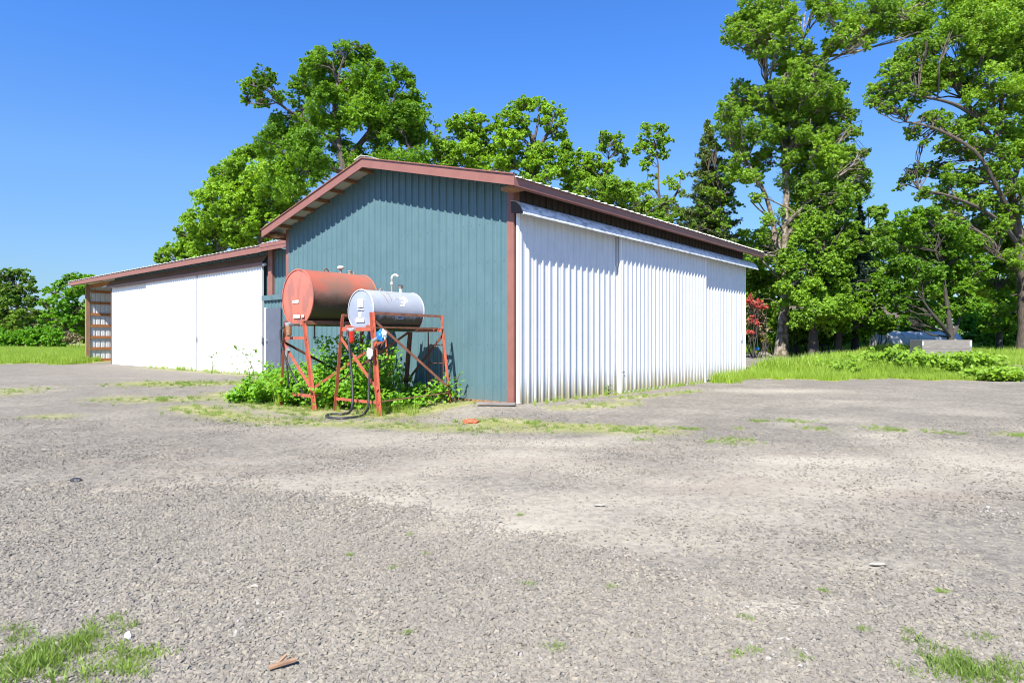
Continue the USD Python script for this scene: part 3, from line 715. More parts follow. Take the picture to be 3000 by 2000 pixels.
M['tank_shell'] = grimy('orange_tank_shell', (.36, .105, .068), (.045, .030, .013), 1.86, 2.50, rough=.42, nscale=1.6, streak=(2.2, 2.2, 3.4), col2=(.205, .12, .088), amount=.97, wave=.75)
M['tank_head'] = plain('orange_tank_head', (.54, .145, .10), .42, col2=(.33, .125, .095), scale=2.1, stretch=(1.8, 1.8, .75), sharp=(.43, .50))
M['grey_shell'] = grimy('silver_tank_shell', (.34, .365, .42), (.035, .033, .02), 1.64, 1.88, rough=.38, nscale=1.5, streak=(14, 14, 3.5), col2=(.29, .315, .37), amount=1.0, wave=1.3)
M['grey_head'] = plain('silver_tank_head', (.30, .335, .42), .38, col2=(.25, .285, .36), scale=3)
M['rust_run'] = plain('rust_run', (.34, .22, .14), .6, var=.2, scale=20)

def print_bars(parent, x0, x1, y, z0, z1, rows, tilt=0.0):
    m = MB()
    h = (z1 - z0) / (2 * rows + 1)
    for r in range(rows):
        zz = z0 + h * (2 * r + 1)
        xx = x0
        rg = np.random.default_rng(r + 3)
        while xx < x1:
            w = rg.uniform(.012, .03)
            m.box((xx, y - .0012, zz), (min(xx + w, x1), y, zz + h))
            xx += w + .006
    part(parent, 'print', m, M['print'])

# --- orange tank
OX, OY0, OY1, OZ, OR = -3.90, -2.43, -.80, 2.18, .595
gO = float(gz(*wxy(OX, -1.5)))
stand_o = barn_thing('tank_stand', 'tall salmon painted angle iron stand carrying the orange tank', 'stand', OX, -1.48, gO)
LEG = dict(w=.065, t=.008)
zt = 1.68
def leg(parent, b, t, mat, a, flip=1, **kw):
    part(parent, 'leg', MB().angle(b, t, a=a, flip=flip, **{**LEG, **kw}), mat)
OB = {'fr': (-3.14, -2.47, -.16), 'fl': (-4.47, -2.47, -.16), 'br': (-3.14, -.5, -.10), 'bl': (-4.47, -.5, -.10)}
OT = {'fr': (-3.53, -2.47, zt), 'fl': (-4.30, -2.47, zt), 'br': (-3.49, -.5, zt), 'bl': (-4.30, -.5, zt)}
for k in ('fr', 'fl', 'br', 'bl'):
    leg(stand_o, OB[k], OT[k], M['orange_paint'], (1 if 'r' in k[1] else -1, 0, 0), 1 if k in ('fl', 'br') else -1)
lerp = lambda a, b, t: np.array(a) + (np.array(b) - np.array(a)) * t
O_ = lambda k, t: lerp(OB[k], OT[k], t)
part(stand_o, 'side_rail', MB().box((-3.56, -2.50, 1.675), (-3.47, -.45, 1.692)).box((-3.478, -2.50, 1.61), (-3.47, -.45, 1.674)), M['rusty_paint'])
part(stand_o, 'side_rail', MB().box((-4.34, -2.50, 1.675), (-4.25, -.45, 1.692)).box((-4.34, -2.50, 1.61), (-4.332, -.45, 1.674)), M['rusty_paint'])
off = np.array([0, -.012, 0])
part(stand_o, 'cross_rail', MB().beam(O_('fl', .81) + off, O_('fr', .81) + off, .012, .06), M['orange_paint'])
part(stand_o, 'cross_rail', MB().beam(O_('fl', .17) + off, O_('fr', .17) + off, .012, .065), M['orange_paint'])
part(stand_o, 'cross_rail', MB().beam(O_('bl', .17) - off, O_('br', .17) - off, .012, .065), M['rusty_paint'])
part(stand_o, 'side_rail', MB().beam(O_('fr', .17) + [.012, 0, 0], O_('br', .17) + [.012, 0, 0], .012, .065), M['orange_paint'])
part(stand_o, 'side_rail', MB().beam(O_('fl', .17) - [.012, 0, 0], O_('bl', .17) - [.012, 0, 0], .012, .065), M['rusty_paint'])
part(stand_o, 'brace', MB().beam(O_('fl', .75) + off * 2, O_('fr', .24) + off * 2, .012, .075), M['orange_paint'])
part(stand_o, 'brace', MB().beam(O_('fr', .26) + [.014, 0, 0], O_('br', .80) + [.014, 0, 0], .055, .010, (1, 0, .3)), M['orange_paint'])
part(stand_o, 'brace', MB().beam(O_('fl', .76) - [.0, 0, 0], O_('bl', .22), .055, .010, (1, 0, .3)), M['rust_dark'])
part(stand_o, 'brace', MB().beam(O_('bl', .25) - off, O_('br', .8) - off, .012, .06), M['rust_dark'])
def ladder(parent, x0, x1, y, zb, z1, n, m1):
    part(parent, 'ladder_rail', MB().cyl((x0, y, zb), (x0, y - .02, z1), .014, 8), m1)
    part(parent, 'ladder_rail', MB().cyl((x1, y, zb), (x1, y - .02, z1), .014, 8), m1)
    for k in range(n):
        z = z1 - .28 - k * .38
        part(parent, 'ladder_rung', MB().cyl((x0, y - .01, z), (x1, y - .01, z), .010, 8), m1)
ladder(stand_o, -3.98, -3.64, -.42, .1, 1.66, 4, M['rusty_paint'])

tank_o = barn_thing('fuel_tank', 'large orange red fuel tank with blackened sides, behind the silver one', 'tank', OX, OY0, OZ)
sh, nh, fh, rims = tank_mesh(OX, OY0, OY1, OZ, OR)
part(tank_o, 'shell', fix(sh), M['tank_shell'], 40)
part(tank_o, 'end_plate', nh, M['tank_head'], 40); part(tank_o, 'end_plate', fh, M['tank_head'], 40)
for r in rims:
    part(tank_o, 'rim', r, M['tank_head'], 40)
def lug(parent, x, y, z, mat, s=1.0):
    a = np.linspace(0, np.pi, 9)
    part(parent, 'lifting_lug', MB().tube([(x, y - .06 * s * math.cos(t), z + .075 * s * math.sin(t)) for t in a], .010 * s + .003, 8), mat)
lug(tank_o, OX, -1.73, OZ + OR - .01, M['rust_dark'])
vp = UsdGeom.Xform.Define(stage, numbered(tank_o, 'vent_cap')); vp = str(vp.GetPath())
part(vp, 'vent_pipe', MB().cyl((OX, -1.36, OZ + OR - .02), (OX, -1.36, OZ + OR + .10), .028, 12), M['pipe'])
part(vp, 'cap', MB().tube([(OX, -1.36, OZ + OR + z) for z in (.085, .10, .13, .155, .165)], [.045, .078, .082, .06, .02], 16), M['pvc'], 40)
part(tank_o, 'fill_bung', MB().cyl((OX, -1.12, OZ + OR - .02), (OX, -1.12, OZ + OR + .05), .04, 12).cyl((OX, -1.12, OZ + OR + .05), (OX, -1.12, OZ + OR + .075), .052, 8), M['pipe'])
part(tank_o, 'fill_bung', MB().cyl((OX + .02, -1.02, OZ + OR - .02), (OX + .02, -1.02, OZ + OR + .04), .03, 12).cyl((OX + .02, -1.02, OZ + OR + .04), (OX + .02, -1.02, OZ + OR + .08), .012, 8), M['pipe'])
def sticker(parent, px0, py0, px1, py1, t, rows=0, mat='sticker', label=None):
    a, b = c1(px0, py1, t), c1(px1, py0, t)
    p = part(parent, 'sticker', MB().box((min(a[0], b[0]), t - .0025, min(a[2], b[2])), (max(a[0], b[0]), t, max(a[2], b[2]))), M[mat], label=label)
    if rows:
        w = abs(b[0] - a[0])
        print_bars(parent, min(a[0], b[0]) + w * .12, max(a[0], b[0]) - w * .3, t - .003, min(a[2], b[2]), max(a[2], b[2]), rows)
yf = OY0 - .034
sticker(tank_o, 338, 404, 390, 432, yf, 1)
sticker(tank_o, 342, 538, 402, 570, yf + .006, 0)
sticker(tank_o, 416, 537, 440, 564, yf + .008, 0)
# outlet, filter and hose of the orange tank
a = c1(388, 630, yf); b = c1(318, 634, yf - .1)
part(tank_o, 'outlet_pipe', MB().tube([(a[0], OY0 + .02, a[2]), (a[0], yf - .10, a[2]), (b[0], yf - .10, b[2])], .024, 10), M['pipe_dark'])
f0 = c1(296, 640, yf - .1)
flt = str(UsdGeom.Xform.Define(stage, numbered(tank_o, 'fuel_filter')).GetPath())
part(flt, 'filter_head', MB().cyl(f0 + [0, 0, .0], f0 + [0, 0, .07], .062, 16).cyl(f0 + [-.10, 0, .05], f0 + [.13, 0, .05], .026, 12), M['alu'])
part(flt, 'filter_bowl', MB().tube([f0 + [0.005, 0, -.005], f0 + [.01, 0, -.03], f0 + [.03, 0, -.2], f0 + [.032, 0, -.225]], [.062, .062, .055, .02], 16), M['filter_brown'], 40)
hp = [c1(258, 648, yf - .1), c1(238, 662, yf - .12), c1(226, 695, yf - .13), c1(226, 745, yf - .13), c1(240, 830, yf - .12), c1(262, 910, yf - .10), c1(300, 1010, yf - .06), c1(350, 1110, yf), c1(405, 1210, yf + .05), c1(440, 1275, yf + .10), c1(462, 1340, yf + .12)]
part(tank_o, 'hose', MB().tube(curve(hp, 60), .021, 10), M['hose'], True)
hp2 = [c1(281, 945, yf - .05), c1(283, 1000, yf - .05), c1(292, 1100, yf - .05), c1(296, 1180, yf - .05), c1(285, 1225, yf - .05), c1(262, 1250, yf - .04), c1(246, 1258, yf - .02)]
part(tank_o, 'hose', MB().tube(curve(hp2, 40), .021, 10), M['hose'], True)
nz = str(UsdGeom.Xform.Define(stage, numbered(tank_o, 'nozzle')).GetPath())
part(nz, 'nozzle_body', MB().tube([c1(281, 950, yf - .05), c1(280, 905, yf - .06), c1(284, 870, yf - .06), c1(294, 850, yf - .06)], [.022, .034, .03, .034], 10), M['alu'], 40)
part(nz, 'nozzle_spout', MB().cyl(c1(292, 868, yf - .07), c1(318, 828 + 30, yf - .04), .012, 8), M['alu'])
part(tank_o, 'drain_pipe', MB().cyl((OX - .03, -2.0, OZ - OR + .02), (OX - .03, -2.0, 1.33), .018, 8).cyl((OX - .03, -2.0, 1.36), (OX - .03, -2.0, 1.31), .028, 8), M['pipe_dark'])

# --- silver tank
SX, SY0, SY1, SZ, SR = -2.07, -2.17, -.88, 1.866, .405
gS = float(gz(*wxy(SX, -1.35)))
stand_s = barn_thing('tank_stand', 'splayed rusty orange angle iron stand with top rails, carrying the silver tank', 'stand', SX, -1.35, gS)
SB = {'fr': (-1.385, -2.22, -.16), 'fl': (-2.85, -2.22, -.16), 'br': (-1.32, -.48, -.08), 'bl': (-2.80, -.48, -.08)}
ST = {'fr': (-1.61, -2.22, 1.82), 'fl': (-2.57, -2.22, 1.80), 'br': (-1.58, -.48, 1.80), 'bl': (-2.57, -.48, 1.80)}
mats = {'fr': 'rusty_paint', 'fl': 'orange_paint', 'br': 'orange_paint', 'bl': 'rust_dark'}
for k in ('fr', 'fl', 'br', 'bl'):
    leg(stand_s, SB[k], ST[k], M['orange_paint'] if k != 'bl' else M['rust_dark'], (1 if k[1] == 'r' else -1, 0, 0), 1 if k in ('fl', 'br') else -1, w=.072)
S_ = lambda k, t: lerp(SB[k], ST[k], t)
part(stand_s, 'top_rail', MB().beam(S_('fr', .99), S_('br', .99), .008, .05), M['rusty_paint'])
part(stand_s, 'top_rail', MB().beam(S_('fl', .99), S_('bl', .99), .008, .05), M['rusty_paint'])
tz = .855
part(stand_s, 'tray_rail', MB().box((-1.80, -2.24, 1.535), (-1.70, -.46, 1.55)), M['rusty_paint'])
part(stand_s, 'tray_rail', MB().box((-2.44, -2.24, 1.535), (-2.34, -.46, 1.55)), M['rusty_paint'])
for k0, k1, s in (('fl', 'fr', -1), ('bl', 'br', 1)):
    p, q = S_(k0, tz), S_(k1, tz)
    p[2] = q[2] = 1.50
    part(stand_s, 'cross_rail', MB().beam(p + [0, s * .014, 0], q + [0, s * .014, 0], .012, .075), M['orange_paint'])
part(stand_s, 'side_rail', MB().beam(S_('fr', tz) * [1, 1, 0] + [.012, 0, 1.52], S_('br', tz) * [1, 1, 0] + [.012, 0, 1.52], .045, .012, (0, 0, 1)), M['rusty_paint'])
part(stand_s, 'side_rail', MB().beam(S_('fl', tz) * [1, 1, 0] + [-.012, 0, 1.52], S_('bl', tz) * [1, 1, 0] + [-.012, 0, 1.52], .045, .012, (0, 0, 1)), M['rusty_paint'])
part(stand_s, 'cross_rail', MB().beam(S_('fl', .14) + [0, -.014, 0], S_('fr', .14) + [0, -.014, 0], .012, .055), M['orange_paint'])
part(stand_s, 'cross_rail', MB().beam(S_('bl', .14) + [0, .014, 0], S_('br', .14) + [0, .014, 0], .012, .055), M['rust_dark'])
part(stand_s, 'side_rail', MB().beam(S_('fr', .15) + [.012, 0, 0], S_('br', .15) + [.012, 0, 0], .05, .012, (0, 0, 1)), M['rusty_paint'])
part(stand_s, 'side_rail', MB().beam(S_('fl', .15) - [.012, 0, 0], S_('bl', .15) - [.012, 0, 0], .05, .012, (0, 0, 1)), M['rust_dark'])
part(stand_s, 'brace', MB().beam(S_('fl', .77) + [0, -.026, 0], S_('fr', .26) + [0, -.026, 0], .012, .062), M['orange_paint'])
part(stand_s, 'brace', MB().beam(S_('fr', .92) + [.014, 0, 0], S_('br', .20) + [.014, 0, 0], .012, .05, (0, 0, 1)), M['rusty_paint'])
part(stand_s, 'brace', MB().beam(S_('fl', .30) - [.014, 0, 0], S_('bl', .82) - [.014, 0, 0], .012, .05, (0, 0, 1)), M['rusty_paint'])
part(stand_s, 'brace', MB().beam(S_('bl', .22) + [0, .014, 0], S_('br', .80) + [0, .014, 0], .012, .055), M['rust_dark'])
for s in (-1, 1):
    m = MB().tube([(SX + s * .33 + .07 * math.cos(t) * s, -2.2, 1.51 + .075 * math.sin(t)) for t in np.linspace(.35, math.pi - .5, 7)], .008, 6)
    part(stand_s, 'chock', MB().mesh(trimesh.convex.convex_hull(np.array([(SX + s * x, y, z) for y in (-2.236, -2.14) for x, z in ((.21, 1.548), (.31, 1.582), (.40, 1.582), (.43, 1.548))]))), M['orange_paint'])
ladder(stand_s, -2.06, -1.60, -.40, .0, 1.46, 4, M['rust_dark'])

tank_s = barn_thing('fuel_tank', 'smaller silver grey fuel tank with white stickers and mossy underside', 'tank', SX, SY0, SZ)
sh, nh, fh, rims = tank_mesh(SX, SY0, SY1, SZ, SR, .02)
part(tank_s, 'shell', fix(sh), M['grey_shell'], 40)
part(tank_s, 'end_plate', nh, M['grey_head'], 40); part(tank_s, 'end_plate', fh, M['grey_head'], 40)
for r in rims:
    part(tank_s, 'rim', r, M['silver_rim'], 40)
lug(tank_s, SX, -1.66, SZ + SR - .01, M['pipe'], .8)
top = SZ + SR
vp = str(UsdGeom.Xform.Define(stage, numbered(tank_s, 'vent_pipe')).GetPath())
part(vp, 'pipe', MB().tube(curve([(SX, -1.40, top - .02), (SX, -1.40, top + .27), (SX + .015, -1.385, top + .32), (SX + .06, -1.36, top + .335), (SX + .10, -1.335, top + .31)], 20), .020, 10), M['pipe'])
part(vp, 'coupling', MB().cyl((SX, -1.40, top + .14), (SX, -1.40, top + .20), .031, 12), M['pvc'])
part(vp, 'elbow', MB().tube(curve([(SX, -1.40, top + .26), (SX + .02, -1.385, top + .325), (SX + .06, -1.36, top + .338), (SX + .11, -1.33, top + .305)], 14), [.026] * 14, 10), M['pvc'])
fc = str(UsdGeom.Xform.Define(stage, numbered(tank_s, 'fill_cap')).GetPath())
part(fc, 'pipe', MB().cyl((SX, -1.17, top - .02), (SX, -1.17, top + .08), .036, 14), M['pvc'])
part(fc, 'cap', MB().cyl((SX, -1.17, top + .092), (SX, -1.17, top + .15), .052, 14).cyl((SX, -1.17, top + .08), (SX, -1.17, top + .092), .04, 14), M['pipe'])
ys = SY0 - .021
for q in ((934, 393, 985, 473, 0), (940, 508, 968, 562, 0), (918, 568, 994, 606, 0), (930, 480, 990, 500, 1)):
    sticker(tank_s, *q[:4], ys + .002, q[4], 'sticker' if q[4] == 0 else 'silver_rim')
# stickers on the round side, lying on the shell
def shell_patch(name, y0, y1, a0, a1, mat, skew=0.0, lift=.003):
    n = 6
    A = np.radians(np.linspace(a0, a1, n))
    V, F = [], []
    for rr in (SR + lift, SR + .0005):
        for i, t in enumerate(A):
            for y in (y0, y1):
                V.append((SX + rr * math.cos(t), y + skew * i / (n - 1), SZ + rr * math.sin(t)))
    for i in range(n - 1):
        F += [(2 * i, 2 * i + 1, 2 * i + 3, 2 * i + 2), (2 * n + 2 * i, 2 * n + 2 * i + 2, 2 * n + 2 * i + 3, 2 * n + 2 * i + 1)]
        F += [(2 * i + 2, 2 * n + 2 * i + 2, 2 * n + 2 * i, 2 * i), (2 * i + 1, 2 * n + 2 * i + 1, 2 * n + 2 * i + 3, 2 * i + 3)]
    F += [(0, 2 * n, 2 * n + 1, 1), (2 * n - 2, 2 * n - 1, 4 * n - 1, 4 * n - 2)]
    part(tank_s, name, (np.array(V), np.vstack([np.array(F)[:, [0, 1, 2]], np.array(F)[:, [0, 2, 3]]])), mat)
shell_patch('sticker', -1.36, -1.28, 27, 44, M['sticker'], -.02)
shell_patch('sticker', -1.52, -1.41, 13, 26, M['sticker'], .06)
shell_patch('print', -1.50, -1.43, 20, 23, M['print'], .03, .004)
shell_patch('sticker', -1.60, -1.40, 34, 41, M['silver_rim'])
shell_patch('print', -1.585, -1.48, 36, 39, M['print'], 0, .004)
shell_patch('sticker', -1.58, -1.42, -24, -14, M['label_blue'])
shell_patch('print', -1.57, -1.45, -21.5, -16.5, M['print'], 0, .004)
shell_patch('rust_run', -1.80, -1.785, 20, 62, M['rust_run'], -.05, .0012)
shell_patch('rust_run', -1.70, -1.685, 28, 66, M['rust_run'], .02, .0012)
shell_patch('rust_run', -1.72, -1.60, 58, 60, M['rust_run'], .0, .0012)
# outlet, red filter and the long hose lying in a loop on the ground
yq = -2.30
f0 = c1(878, 688, yq)
part(tank_s, 'outlet_pipe', MB().tube([(SX - .08, SY0 + .1, SZ - SR + .03), (SX - .08, SY0 - .02, f0[2] + .05), (SX - .08, yq, f0[2] + .045), (f0[0] + .05, yq, f0[2] + .04)], .024, 10), M['pipe'])
flt = str(UsdGeom.Xform.Define(stage, numbered(tank_s, 'fuel_filter')).GetPath())
part(flt, 'filter_head', MB().cyl(f0 + [0, 0, .0], f0 + [0, 0, .06], .062, 16).cyl(f0 + [-.12, 0, .035], f0 + [.1, 0, .035], .028, 12), M['alu'])
part(flt, 'filter_bowl', MB().tube([f0 + [0, 0, -.002], f0 + [0, 0, -.03], f0 + [.003, 0, -.19], f0 + [.004, 0, -.225], f0 + [.004, 0, -.25]], [.055, .056, .05, .03, .008], 16), M['filter_red'], 40)
h0 = f0 + [-.12, 0, .03]
def gp(x, y, z=-.105):
    w = G(750 + x * .319, 750 + y * .319, z)
    l = loc_of(w[0], w[1])
    return np.array([l[0], l[1], z])
hp = [h0, h0 + [0, -.01, -.06], c1(852, 780, yq - .02), c1(862, 900, yq - .03), c1(875, 1050, yq - .05), c1(886, 1180, yq - .08), c1(889, 1300, yq - .12), c1(882, 1390, yq - .16), gp(850, 1440), gp(790, 1452), gp(700, 1449), gp(655, 1458), gp(652, 1472), gp(690, 1484), gp(770, 1487), gp(860, 1483), gp(940, 1472), gp(1000, 1450) + [0, 0, .02],
      c1(1030, 1385, yq - .1), c1(1037, 1250, yq - .05), c1(1040, 1150, yq - .03), c1(1050, 1020, yq - .02), c1(1060, 930, yq - .02), c1(1066, 870, yq - .02)]
part(tank_s, 'hose', MB().tube(curve(hp, 130), .024, 10), M['hose'], True)
nz = str(UsdGeom.Xform.Define(stage, numbered(tank_s, 'nozzle')).GetPath())
part(nz, 'swivel', MB().tube([c1(1066, 875, yq - .02), c1(1068, 840, yq - .02), c1(1069, 820, yq - .02), c1(1070, 790, yq - .02)], [.026, .03, .024, .026], 10), M['pipe'])
part(nz, 'nozzle_body', MB().tube([c1(1062, 795, yq - .02), c1(1080, 775, yq - .01), c1(1105, 760, yq), c1(1125, 748, yq)], [.026, .036, .034, .03], 10), M['alu'], 40)
nzw = c1(1150, 728, yq + .02)
wrap = trimesh.creation.icosphere(3, 1.0)
def lump(c, ax, seed, amp=.25, sub=3):
    m = trimesh.creation.icosphere(sub, 1.0)
    v = m.vertices * (1 + amp * meshkit.fbm(m.vertices * 2.3 + seed)[:, None] if hasattr(meshkit, 'fbm') else 1.0)
    return np.asarray(v) * np.asarray(ax) + np.asarray(c), m.faces
part(nz, 'plastic_bag', lump(nzw, (.06, .035, .06), 4, 1.6), M['blue_wrap'])
part(nz, 'plastic_bag', lump(c1(1174, 718, yq + .03), (.035, .03, .055), 9, 1.6), M['plastic_wrap'])
part(nz, 'plastic_bag', lump(c1(1044, 894, yq - .06), (.04, .02, .05), 14, 1.8), M['plastic_wrap'])
part(nz, 'tie_wire', MB().tube([c1(1070, 845, yq - .03), c1(1095, 850, yq - .1), c1(1115, 860, yq - .1), c1(1135, 885, yq - .03)], .008, 6), M['rust_dark'])

# ---------------------------------------------------------------- leaves, trees, shrubs
def leaf_quads(c, nrm, size, rng, aspect=.62, fold=.18):
    """Folded rhombic leaves at points c facing nrm: four points and two triangles each."""
    k = len(c)
    nrm = nrm / (np.linalg.norm(nrm, axis=1, keepdims=True) + 1e-9)
    r = rng.normal(size=(k, 3))
    u = r - nrm * (r * nrm).sum(1, keepdims=True); u /= np.linalg.norm(u, axis=1, keepdims=True) + 1e-9
    w = np.cross(nrm, u)
    L = (size * rng.uniform(.7, 1.3, k))[:, None] * .5
    lift = nrm * L * fold
    v = np.stack([c - u * L, c + w * L * aspect + lift, c + u * L, c - w * L * aspect + lift], 1).reshape(-1, 3)
    i = np.arange(k)[:, None] * 4
    return v, np.vstack([i + [0, 1, 2], i + [0, 2, 3]])

NLEAF = [0]
def foliage(blobs, leaf, rng, cover=1.6, flat=.65, up=.55):
    """Leaves spread through flattened blobs (x, y, z, r), denser towards their outside."""
    C, N = [], []
    for b in blobs:
        p, r = np.array(b[:3]), b[3]
        n = int(cover * math.pi * r * r / (.31 * leaf * leaf)) + 5
        NLEAF[0] += n
        d = rng.normal(size=(n, 3)); d /= np.linalg.norm(d, axis=1, keepdims=True)
        k = max(3, int(n / 9))                                       # sprays: leaves gather at twig ends
        e = rng.normal(size=(k, 3)); e /= np.linalg.norm(e, axis=1, keepdims=True)
        e = e * (r * rng.uniform(.15, 1.25, k) ** .6)[:, None]
        w = rng.integers(0, k, n)
        q = (e[w] + d * (r * .30 * rng.uniform(.1, 1, n) ** .5)[:, None]) * [1, 1, flat]
        C.append(p + q)
        N.append(d * .35 + e[w] / r * .35 + [0, -.1, up] + rng.normal(size=(n, 3)) * .65)
    return leaf_quads(np.vstack(C), np.vstack(N), leaf, rng)

def limb(p, q, r0, r1, rng, bend=.12, n=7):
    p, q = np.asarray(p, float), np.asarray(q, float)
    L = np.linalg.norm(q - p)
    t = np.linspace(0, 1, n)[:, None]
    side = rng.normal(size=3) * L * bend
    sag = np.array([0, 0, 1]) * L * .10
    pts = p + (q - p) * t + (side + sag) * np.sin(np.pi * t) + rng.normal(size=(n, 3)) * L * .018 * np.sin(np.pi * t)
    return pts, np.linspace(r0, r1, n)

def tree(name, label, cat, Y, trunk, r0, clumps, leafmat, seed, leaf=None, group=None, bark='bark', cover=1.5, sub=9, depth=.5, flat=.72, extra_limbs=(), spread=1.15, twig=True, fill=.8):
    """trunk: photo points from the foot up; clumps: photo (x, y, r); all at depth Y, with a depth of their own."""
    rng = np.random.default_rng(seed)
    mpp = 1.2755 / FPX * Y                       # metres per unit of the photo view
    leaf = leaf or .0044 * Y
    cover = cover * 1.9
    tp = [at(x, y, Y) for x, y in trunk]
    foot = tp[0].copy(); foot[2] = float(gz(foot[0], foot[1])) - .1
    tp[0] = foot
    th = thing(name, label, cat, foot, 0, group, base=foot)
    tpts = curve(tp, 22)
    tr = np.linspace(1, .22, 22) ** 1.1 * r0
    tr[:3] *= [1.45, 1.2, 1.06]
    m = MB().tube(tpts + rng.normal(size=tpts.shape) * r0 * .06, tr, 9)
    part(th, 'trunk', m, M[bark], 50)
    xs = np.array([c[0] for c in clumps]); cx, wx = xs.mean(), max(np.ptp(xs) / 2 + 15, 20)
    blobs, bm = [], MB()
    for e in extra_limbs:
        q = curve([at(x, y, Y + dy) for x, y, dy in e[0]], 16)
        bm.tube(q, np.linspace(e[1], e[2], 16), 7)
        tpts = np.vstack([tpts, q]); tr = np.r_[tr, np.linspace(e[1], e[2], 16)]
    full = list(clumps)
    for (x, y, r) in clumps:
        for _ in range(int(fill) + (rng.random() < fill % 1) if r > 8 else 0):
            a_ = rng.uniform(0, 6.28)
            full.append((x + r * .8 * math.cos(a_), y + r * .7 * math.sin(a_), r * rng.uniform(.6, .85)))
    for (x, y, r) in full:
        R = r * mpp * spread
        k = max(0.0, 1 - ((x - cx) / wx) ** 2) ** .5
        dy = rng.uniform(-1, 1) * depth * wx * mpp * (k * .9 + .1)
        Yc = Y + dy
        R = R * Yc / Y
        c = at(x, y, Yc)
        d = np.linalg.norm((tpts - c) * [1, 1, 1], axis=1) + np.where(tpts[:, 2] > c[2] - .25 * np.hypot(tpts[:, 0] - c[0], tpts[:, 1] - c[1]), 6 * R + (tpts[:, 2] - c[2]).clip(0) * 3, 0)
        j = int(np.argmin(d))
        pts, rr = limb(tpts[j], c, min(tr[j] * .6, .02 * R + .025 + .008 * np.linalg.norm(tpts[j] - c)), .02 + .008 * R, rng)
        bm.tube(pts, rr, 6)
        nb = sub
        D = rng.normal(size=(nb, 3)); D /= np.linalg.norm(D, axis=1, keepdims=True)
        o = D * (R * rng.uniform(.35, .95, nb) ** .7)[:, None] * [1, 1.2, .85]
        for q in o:
            rb = R * rng.uniform(.28, .62)
            blobs.append((*(c + q), rb))
            if twig:
                s = pts[rng.integers(3, 7)]
                tpp, trr = limb(s, c + q, .016 + .006 * R, .006 + .0002 * Y, rng, n=4)
                bm.tube(tpp, trr, 4)
    part(th, 'branches', bm, M[bark])
    part(th, 'crown', foliage(blobs, leaf, rng, cover, flat), M[leafmat])
    return th

def bush(name, label, cat, Y, clumps, leafmat, seed, leaf, group=None, cover=1.6, sub=8, depthf=.6, stemmat='bark_dark'):
    rng = np.random.default_rng(seed)
    mpp = 1.2755 / FPX * Y
    xs = [c[0] for c in clumps]
    cxp = float(np.mean(xs))
    b = at(cxp, 800, Y); b[2] = float(gz(b[0], b[1]))
    th = thing(name, label, cat, b, 0, group, base=b)
    blobs, st = [], MB()
    for (x, y, r) in clumps:
        R = r * mpp * 1.2
        c = at(x, y, Y) + [0, rng.uniform(-1, 1) * depthf * R, 0]
        c[2] = max(c[2], float(gz(c[0], c[1])) + R * .4)
        g = b + [(c[0] - b[0]) * .5, (c[1] - b[1]) * .5, 0]; g[2] = float(gz(g[0], g[1])) - .05
        pts, rr = limb(g, c, .02 + .02 * R, .01, rng)
        st.tube(pts, rr, 5)
        D = rng.normal(size=(sub, 3)); D /= np.linalg.norm(D, axis=1, keepdims=True)
        for q in D * (R * rng.uniform(.3, .9, sub))[:, None]:
            blobs.append((*(c + q), R * rng.uniform(.42, .72)))
    part(th, 'stems', st, M[stemmat])
    v, f = foliage(blobs, leaf, rng, cover * 1.5, .8)
    part(th, 'leaves', (v, f), M[leafmat])
    return th

def conifer(name, label, Y, apex, base, halfw, mat, seed, layers=26, dens=1.0, bottom=None, droop=.25, bark='bark_dark', group=None, needle=.22):
    rng = np.random.default_rng(seed)
    a, b = at(*apex, Y), at(*base, Y)
    b[2] = float(gz(b[0], b[1])) - .1
    th = thing(name, label, 'tree', b, 0, group, base=b)
    part(th, 'trunk', MB().tube(curve([b, (a + b) / 2 + [0.1, 0, 0], a], 12), np.linspace(.24, .02, 12), 8), M[bark])
    mpp = 1.2755 / FPX * Y
    W = halfw * mpp
    zb = at(0, bottom or base[1], Y)[2]
    C, N, bm = [], [], MB()
    for k in range(layers):
        t = (k + .5) / layers
        z = a[2] - (a[2] - zb) * t
        rad = W * (t ** .68) * rng.uniform(.75, 1.1)
        axis = a + (b - a) * ((a[2] - z) / (a[2] - b[2]))
        for j in range(int(6 + 5 * t)):
            if rng.random() < .12:
                continue
            ph = rng.uniform(0, 2 * np.pi)
            L = rad * rng.uniform(.6, 1.15)
            d = np.array([math.cos(ph), math.sin(ph), 0])
            s = np.linspace(0, 1, 6)[:, None]
            pts = np.array([axis[0], axis[1], z]) + d * L * s + np.array([0, 0, 1]) * (-droop * L * s + .18 * L * s ** 3)
            bm.tube(pts, np.linspace(.03, .008, 6), 4)
            n = int(26 * dens * L / needle * .5) + 8
            q = rng.uniform(.12, 1, n)
            base_p = np.array([axis[0], axis[1], z]) + d * (L * q)[:, None] + np.array([0, 0, 1]) * (-droop * L * q + .18 * L * q ** 3)[:, None]
            sd = np.cross(d, [0, 0, 1])
            spread = (1 - q) * .28 * L + .12
            base_p = base_p + sd * (rng.uniform(-1, 1, n) * spread)[:, None] + np.array([0, 0, 1]) * rng.normal(-.06, .07, n)[:, None]
            C.append(base_p); N.append(rng.normal(size=(n, 3)) * .6 + [0, -.2, .8])
    part(th, 'branches', bm, M[bark])
    part(th, 'crown', leaf_quads(np.vstack(C), np.vstack(N), needle, rng, aspect=.3), M[mat])
    return th

